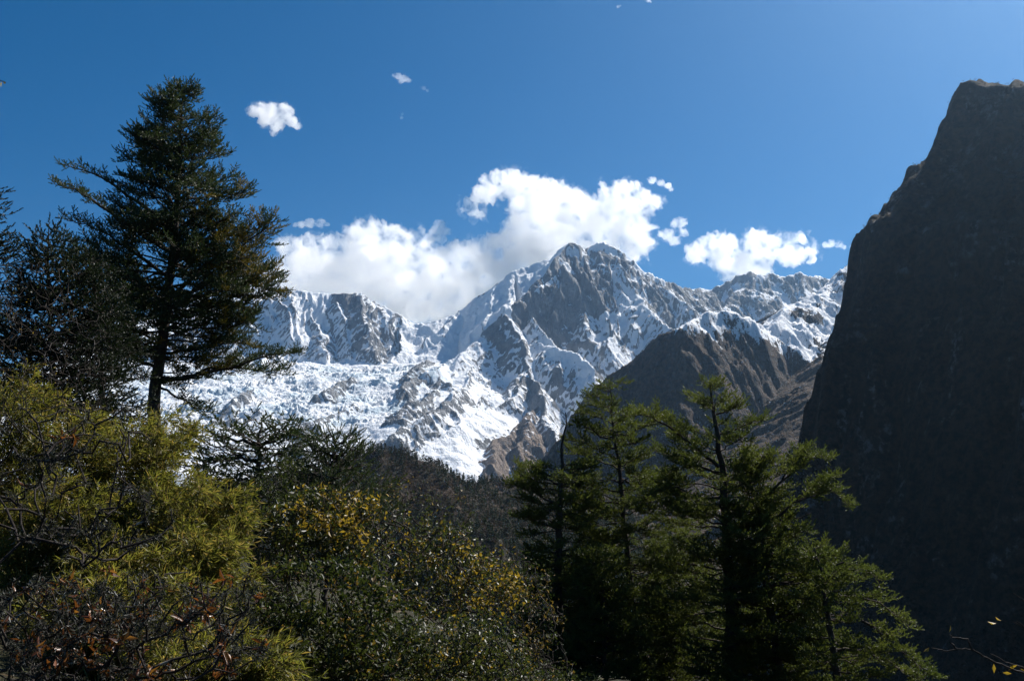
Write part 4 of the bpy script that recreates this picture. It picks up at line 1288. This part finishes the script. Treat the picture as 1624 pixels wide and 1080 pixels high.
def tips(rng, blobs, n, dy=0.9):
    w = np.array([b[2] * b[3] for b in blobs], float)
    out = []
    for i in rng.choice(len(blobs), n, p=w / w.sum()):
        b = blobs[i]
        a, r = rng.uniform(0, 2 * math.pi), math.sqrt(rng.random())
        out.append((b[0] + b[2] * r * math.cos(a), b[1] + b[3] * r * math.sin(a), rng.uniform(-dy, dy)))
    return out


rg = np.random.default_rng(77)
bamboo(401, 120, 13.0, tips(rg, [(225, 690, 95, 40), (110, 700, 110, 45), (290, 705, 45, 40)], 42), 'tallest yellow green bamboo clump, in front of the trunk of the tallest fir', 62)
bamboo(402, -10, 13.5, tips(rg, [(20, 690, 90, 70), (40, 620, 60, 40)], 30), 'shaded bamboo clump at the left edge under the bare grey shrub', 52)
bamboo(403, 270, 12.0, tips(rg, [(340, 800, 70, 32), (260, 790, 90, 40), (180, 790, 90, 40)], 44), 'feathery bamboo clump arching right below the flat topped fir', 64)
bamboo(404, 60, 11.5, tips(rg, [(70, 800, 110, 50), (30, 880, 80, 60)], 36), 'dim green bamboo clump behind the gnarled branches at the left edge', 56)
bamboo(405, 280, 11.0, tips(rg, [(350, 890, 70, 36), (270, 880, 90, 45), (190, 880, 80, 45)], 44), 'golden bamboo clump with drooping plumes left of the yellow leaved shrubs', 62)
bamboo(406, 200, 9.5, tips(rg, [(120, 980, 130, 60), (230, 960, 100, 50)], 40), 'low bamboo clump seen through the gnarled branches', 56)
bamboo(407, 370, 9.0, tips(rg, [(390, 1040, 70, 36), (330, 1060, 90, 40), (450, 1068, 30, 24)], 34), 'bright bamboo clump at the bottom edge beside the orange leaved branches', 60)

# ------------------------------------------------------------------ shrubs with turning leaves in the middle
M_LEAF = leaf_mat('turning_leaf', (0.018, 0.027, 0.012), (0.055, 0.06, 0.02), (0.30, 0.19, 0.03), 0.35, 0.45, 0.35)
M_LEAF2 = leaf_mat('dull_leaf', (0.018, 0.027, 0.009), (0.052, 0.06, 0.017), (0.20, 0.12, 0.035), 0.3, 0.55, 0.25)
SG = 'leafy shrubs with turning leaves'
shrub(501, 'shrub', 'shrub topped with orange yellow leaves below the young spruce', 500, 14.5, [(520, 805, 85, 35), (470, 830, 50, 40), (560, 800, 50, 25), (500, 870, 90, 50)], 420, (13.4, 15.4), M_TWIG, M_LEAF, leaf_n=9, leaf_len=(0.06, 0.11), leaf_w=0.036, leaf_turn=0.34, group=SG)
shrub(502, 'shrub', 'dark leafed shrub in the bottom middle with few yellow leaves', 520, 12.0, [(510, 940, 110, 60), (480, 1030, 110, 60), (590, 1010, 80, 70), (440, 950, 40, 60)], 620, (10.8, 12.8), M_TWIG, M_LEAF2, leaf_n=9, leaf_len=(0.05, 0.095), leaf_w=0.034, leaf_turn=0.12, group=SG)
shrub(503, 'shrub', 'airy shrub of arching dark branches dotted with small bright yellow green leaves', 600, 15.0, [(660, 880, 110, 70), (720, 920, 100, 60), (640, 830, 60, 30), (700, 860, 60, 30), (770, 940, 60, 50)], 600, (13.6, 16.0), M_BARK, M_LEAF, r_unit=0.0052, leaf_n=7, leaf_len=(0.045, 0.08), leaf_w=0.034, leaf_turn=0.3, group=SG)
shrub(504, 'shrub', 'shrub with glittering small leaves along the bottom edge right of centre', 640, 12.5, [(690, 1030, 110, 50), (770, 1020, 60, 50), (640, 1060, 80, 30), (790, 1060, 60, 30)], 480, (11.4, 13.4), M_TWIG, M_LEAF, leaf_n=8, leaf_len=(0.04, 0.075), leaf_w=0.03, leaf_turn=0.22, group=SG)
shrub(505, 'shrub', 'nearly bare grey shrub at the foot of the dead spiked fir', 800, 16.0, [(830, 930, 50, 50), (850, 990, 50, 60), (800, 900, 40, 30), (860, 1050, 50, 40)], 330, (14.8, 17.0), M_TWIG, M_LEAF2, leaf_n=3, leaf_len=(0.04, 0.07), leaf_w=0.022, leaf_turn=0.4, group=SG)
shrub(506, 'shrub', 'thin twigged shrub rising before the wooded hill', 660, 18.0, [(650, 780, 50, 30), (710, 810, 50, 40), (610, 780, 30, 25), (740, 850, 40, 30)], 110, (17.0, 19.0), M_TWIG, M_LEAF, leaf_n=2, leaf_len=(0.05, 0.08), leaf_w=0.026, leaf_turn=0.45, group=SG)
shrub(507, 'shrub', 'dark evergreen bush between the bamboo and the orange topped shrub', 430, 15.5, [(440, 880, 50, 60), (420, 800, 50, 40), (470, 760, 60, 30), (430, 960, 40, 50)], 420, (14.8, 17.0), M_TWIG, M_LEAF2, leaf_n=10, leaf_len=(0.04, 0.06), leaf_w=0.02, leaf_turn=0.05, group=SG)

# ------------------------------------------------------------------ bare shrub and the gnarled, lichen grown branches on the left
M_GNARL = bark('gnarled_bark', (0.018, 0.014, 0.013), (0.045, 0.037, 0.033), (0.36, 0.36, 0.34), -0.01, 2.2)
M_RUST = leaf_mat('rusty_leaf', (0.06, 0.022, 0.010), (0.17, 0.055, 0.016), (0.26, 0.11, 0.03), 0.35, 0.35, 0.5)
M_LICHEN = leaf_mat('grey_lichen', (0.03, 0.03, 0.027), (0.075, 0.075, 0.068), (0.2, 0.2, 0.19), 0.15, 0.9, 0.05)
shrub(601, 'bare_shrub', 'leafless grey shrub of fine twigs in front of the dark young spruce', -20, 12.5, [(60, 470, 60, 60), (110, 540, 60, 70), (40, 560, 60, 80), (130, 620, 60, 40), (30, 640, 50, 40)], 420, (11.6, 13.6), M_TWIG, M_LEAF, leaf_n=1, keep=0.25, leaf_len=(0.03, 0.05), r_unit=0.0032, jit=0.2, cat='shrub')


def dressing(clump_n, rust_n, strand):
    def f(rng, o, root, N, cnt, leafnodes):
        pick = rng.choice(len(N), clump_n)
        P = np.repeat(N[pick], strand, 0) + rng.normal(0, 0.016, (clump_n * strand, 3))
        D = unit(rng.normal(size=P.shape) + np.array([0, 0, -0.5]))
        V, F = leaves(rng, P, D, rng.uniform(0.012, 0.04, len(P)), 0.0035, 0.5)
        link('lichen', mesh_np('lichen', V - root, F, M_LICHEN, attrs={'tint': np.repeat(rng.random(len(P)), 4), 'turn': np.repeat((rng.random(len(P)) < 0.1) * 1.0, 4)}), o, label='shaggy grey lichen hanging on the branches')
        if rust_n:
            sel = leafnodes[rng.random(len(leafnodes)) < rust_n]
            c = N[sel]
            keep = perlin3(c * 1.7, 91) > -0.02
            c = c[keep]
            k = 8
            P = np.repeat(c, k, 0) + rng.normal(0, 0.012, (len(c) * k, 3))
            D = unit(rng.normal(size=P.shape) + np.array([0, 0, -0.3]))
            L = rng.uniform(0.035, 0.075, len(P))
            V, F = leaves(rng, P, D, L, 0.018 * L / 0.055, 0.5)
            link('leaves', mesh_np('leaves', V - root, F, M_RUST, attrs={'tint': np.repeat(rng.random(len(P)), 4), 'turn': np.repeat((rng.random(len(P)) < 0.2) * 1.0, 4)}), o, label='curled rusty orange leaves')
    return f


shrub(602, 'gnarled_shrub', 'gnarled dark branches with grey lichen crossing the upper bamboo', -140, 6.8, [(60, 700, 90, 60), (140, 740, 90, 70), (60, 800, 110, 60), (180, 690, 60, 50), (220, 820, 60, 50), (120, 860, 100, 40)], 120, (5.9, 7.4), M_GNARL, None, r_unit=0.0046, jit=0.2, rmax=0.045,
      extra=dressing(300, 0.06, 22))
shrub(603, 'gnarled_shrub', 'thicket of lichen covered branches with rusty orange leaves in the lower left corner', -60, 5.6, [(170, 960, 150, 60), (60, 970, 100, 80), (270, 950, 120, 45), (240, 1030, 150, 50), (90, 1050, 120, 40), (370, 960, 50, 50), (380, 1020, 50, 30)], 330, (4.9, 6.3), M_GNARL, None, r_unit=0.0036, jit=0.18, rmax=0.045,
      extra=dressing(700, 0.20, 22))

# ------------------------------------------------------------------ twig with a few yellow leaves, lower right
def twig(seed, paths, Y, leaf_at, label, name='leafy_twig'):
    rng = np.random.default_rng(seed)
    tb = Tubes(5)
    P0 = at(*paths[0][0], Y)
    base = P0.copy()
    base[2] = float(ground_z(P0[0], P0[1]))
    # stem from the ground up to the first point, out of the frame
    tt = np.linspace(0, 1, 8)
    tb.add(base + (P0 - base) * tt[:, None] + np.array([0.12, 0, 0]) * np.sin(math.pi * tt)[:, None], np.linspace(0.012, 0.005, 8))
    for q in paths:
        pts = np.array([at(x, y, Y) for x, y in q])
        t0 = np.linspace(0, len(q) - 1, 4 * len(q))
        pp = np.stack([np.interp(t0, np.arange(len(q)), pts[:, c]) for c in range(3)], -1)
        pp[1:-1] += rng.normal(0, 0.0012, (len(pp) - 2, 3))
        tb.add(pp, np.linspace(0.0042, 0.0014, len(pp)))
    P = np.array([at(x, y, Y) for x, y, *_ in leaf_at])
    D = unit(np.array([[dx, -0.15, -dy] for _, _, dx, dy in leaf_at], float))
    V, F = leaves(rng, P, D, rng.uniform(0.026, 0.036, len(P)), 0.012, 0.3)
    o = link(name, None, label=label, cat='twig', loc=base)
    link('stems', tb.mesh('stems', M_TWIG, base), o)
    n4 = len(P)
    link('leaves', mesh_np('leaves', V - base, F, M_LEAF, attrs={'tint': np.repeat(rng.random(n4), 4), 'turn': np.repeat(rng.uniform(0.75, 1, n4), 4)}), o)
    return o


twig(701, [[(1690, 1110), (1640, 1074), (1605, 1060), (1570, 1045), (1542, 1030), (1520, 1029), (1500, 1032), (1478, 1027)], [(1542, 1030), (1534, 1014), (1526, 1012), (1510, 1010), (1505, 1004)], [(1518, 1029), (1506, 1016)],
           [(1690, 1080), (1650, 1066), (1600, 1052), (1570, 1036)], [(1680, 1040), (1640, 1005), (1608, 986)], [(1660, 980), (1628, 954), (1606, 940)], [(1640, 1005), (1612, 984)]],
     3.6, [(1474, 1026, -0.8, 0.6), (1505, 1003, 0.2, -0.6), (1580, 988, -0.9, 0.05), (1588, 984, -0.5, -0.2), (1576, 1052, -0.1, 0.9), (1590, 1066, 0.9, 0.1), (1618, 1060, 0.8, 0.3), (1600, 1062, 0.5, -0.4)],
     'thin twig with a few yellow leaves poking in at the lower right corner')
twig(702, [[(-60, 200), (-40, 150), (-14, 128), (2, 128), (9, 132)]], 4.2, [(4, 129, 0.5, 0.4), (3, 130, -0.1, 1.0)], 'tip of a leafy twig peeking in at the upper left edge')

# ------------------------------------------------------------------ low growth covering the near ground
rg = np.random.default_rng(909)
m = 9000
uy = 11.0 + 26.0 * rg.random(m) ** 0.8
ux = uy * rg.uniform(-0.62, 0.5, m)
hump = np.clip(0.5 + perlin(ux / 3.0, uy / 3.0, 912), 0.1, 1.2)
uz = ground_z(ux, uy)
k = 8
hz = rg.random((m, k)) * hump[:, None] * 0.6
P = np.stack([np.repeat(ux, k) + rg.normal(0, 0.22, m * k), np.repeat(uy, k) + rg.normal(0, 0.22, m * k), np.repeat(uz, k) + hz.ravel()], -1)
D = unit(rg.normal(size=P.shape) + np.array([0, 0, 0.4]))
V, F = leaves(rg, P, D, rg.uniform(0.06, 0.13, m * k), 0.045, 0.3)
link('undergrowth', mesh_np('undergrowth', V, F, M_LEAF2, attrs={'tint': np.repeat(rg.random(m * k), 4), 'turn': np.repeat((rg.random(m * k) < 0.06) * 0.8, 4)}), label='dark leafy undergrowth hiding the ground between the shrubs', cat='undergrowth', kind='stuff')
# ------------------------------------------------------------------ air: one closed box of thin haze round everything but the clouds
hx0, hx1, hy0, hy1, hz0, hz1 = -12500, 12500, -1500, 12900, FLOOR - 60, 3300
hv = np.array([(x, y, z) for x in (hx0, hx1) for y in (hy0, hy1) for z in (hz0, hz1)], float)
hf = np.array([(0, 1, 3, 2), (4, 6, 7, 5), (0, 4, 5, 1), (2, 3, 7, 6), (0, 2, 6, 4), (1, 5, 7, 3)])
t = NT('haze')
hvs = t.n('ShaderNodeVolumePrincipled', {'Color': (0.45, 0.7, 1.0, 1), 'Density': 1.85e-5, 'Anisotropy': 0.81})
t.t.links.new(hvs.outputs[0], t.out.inputs['Volume'])
link('haze', mesh_np('haze', hv, hf, t.m), label='thin bluish mountain air filling the valley', cat='haze', kind='stuff')
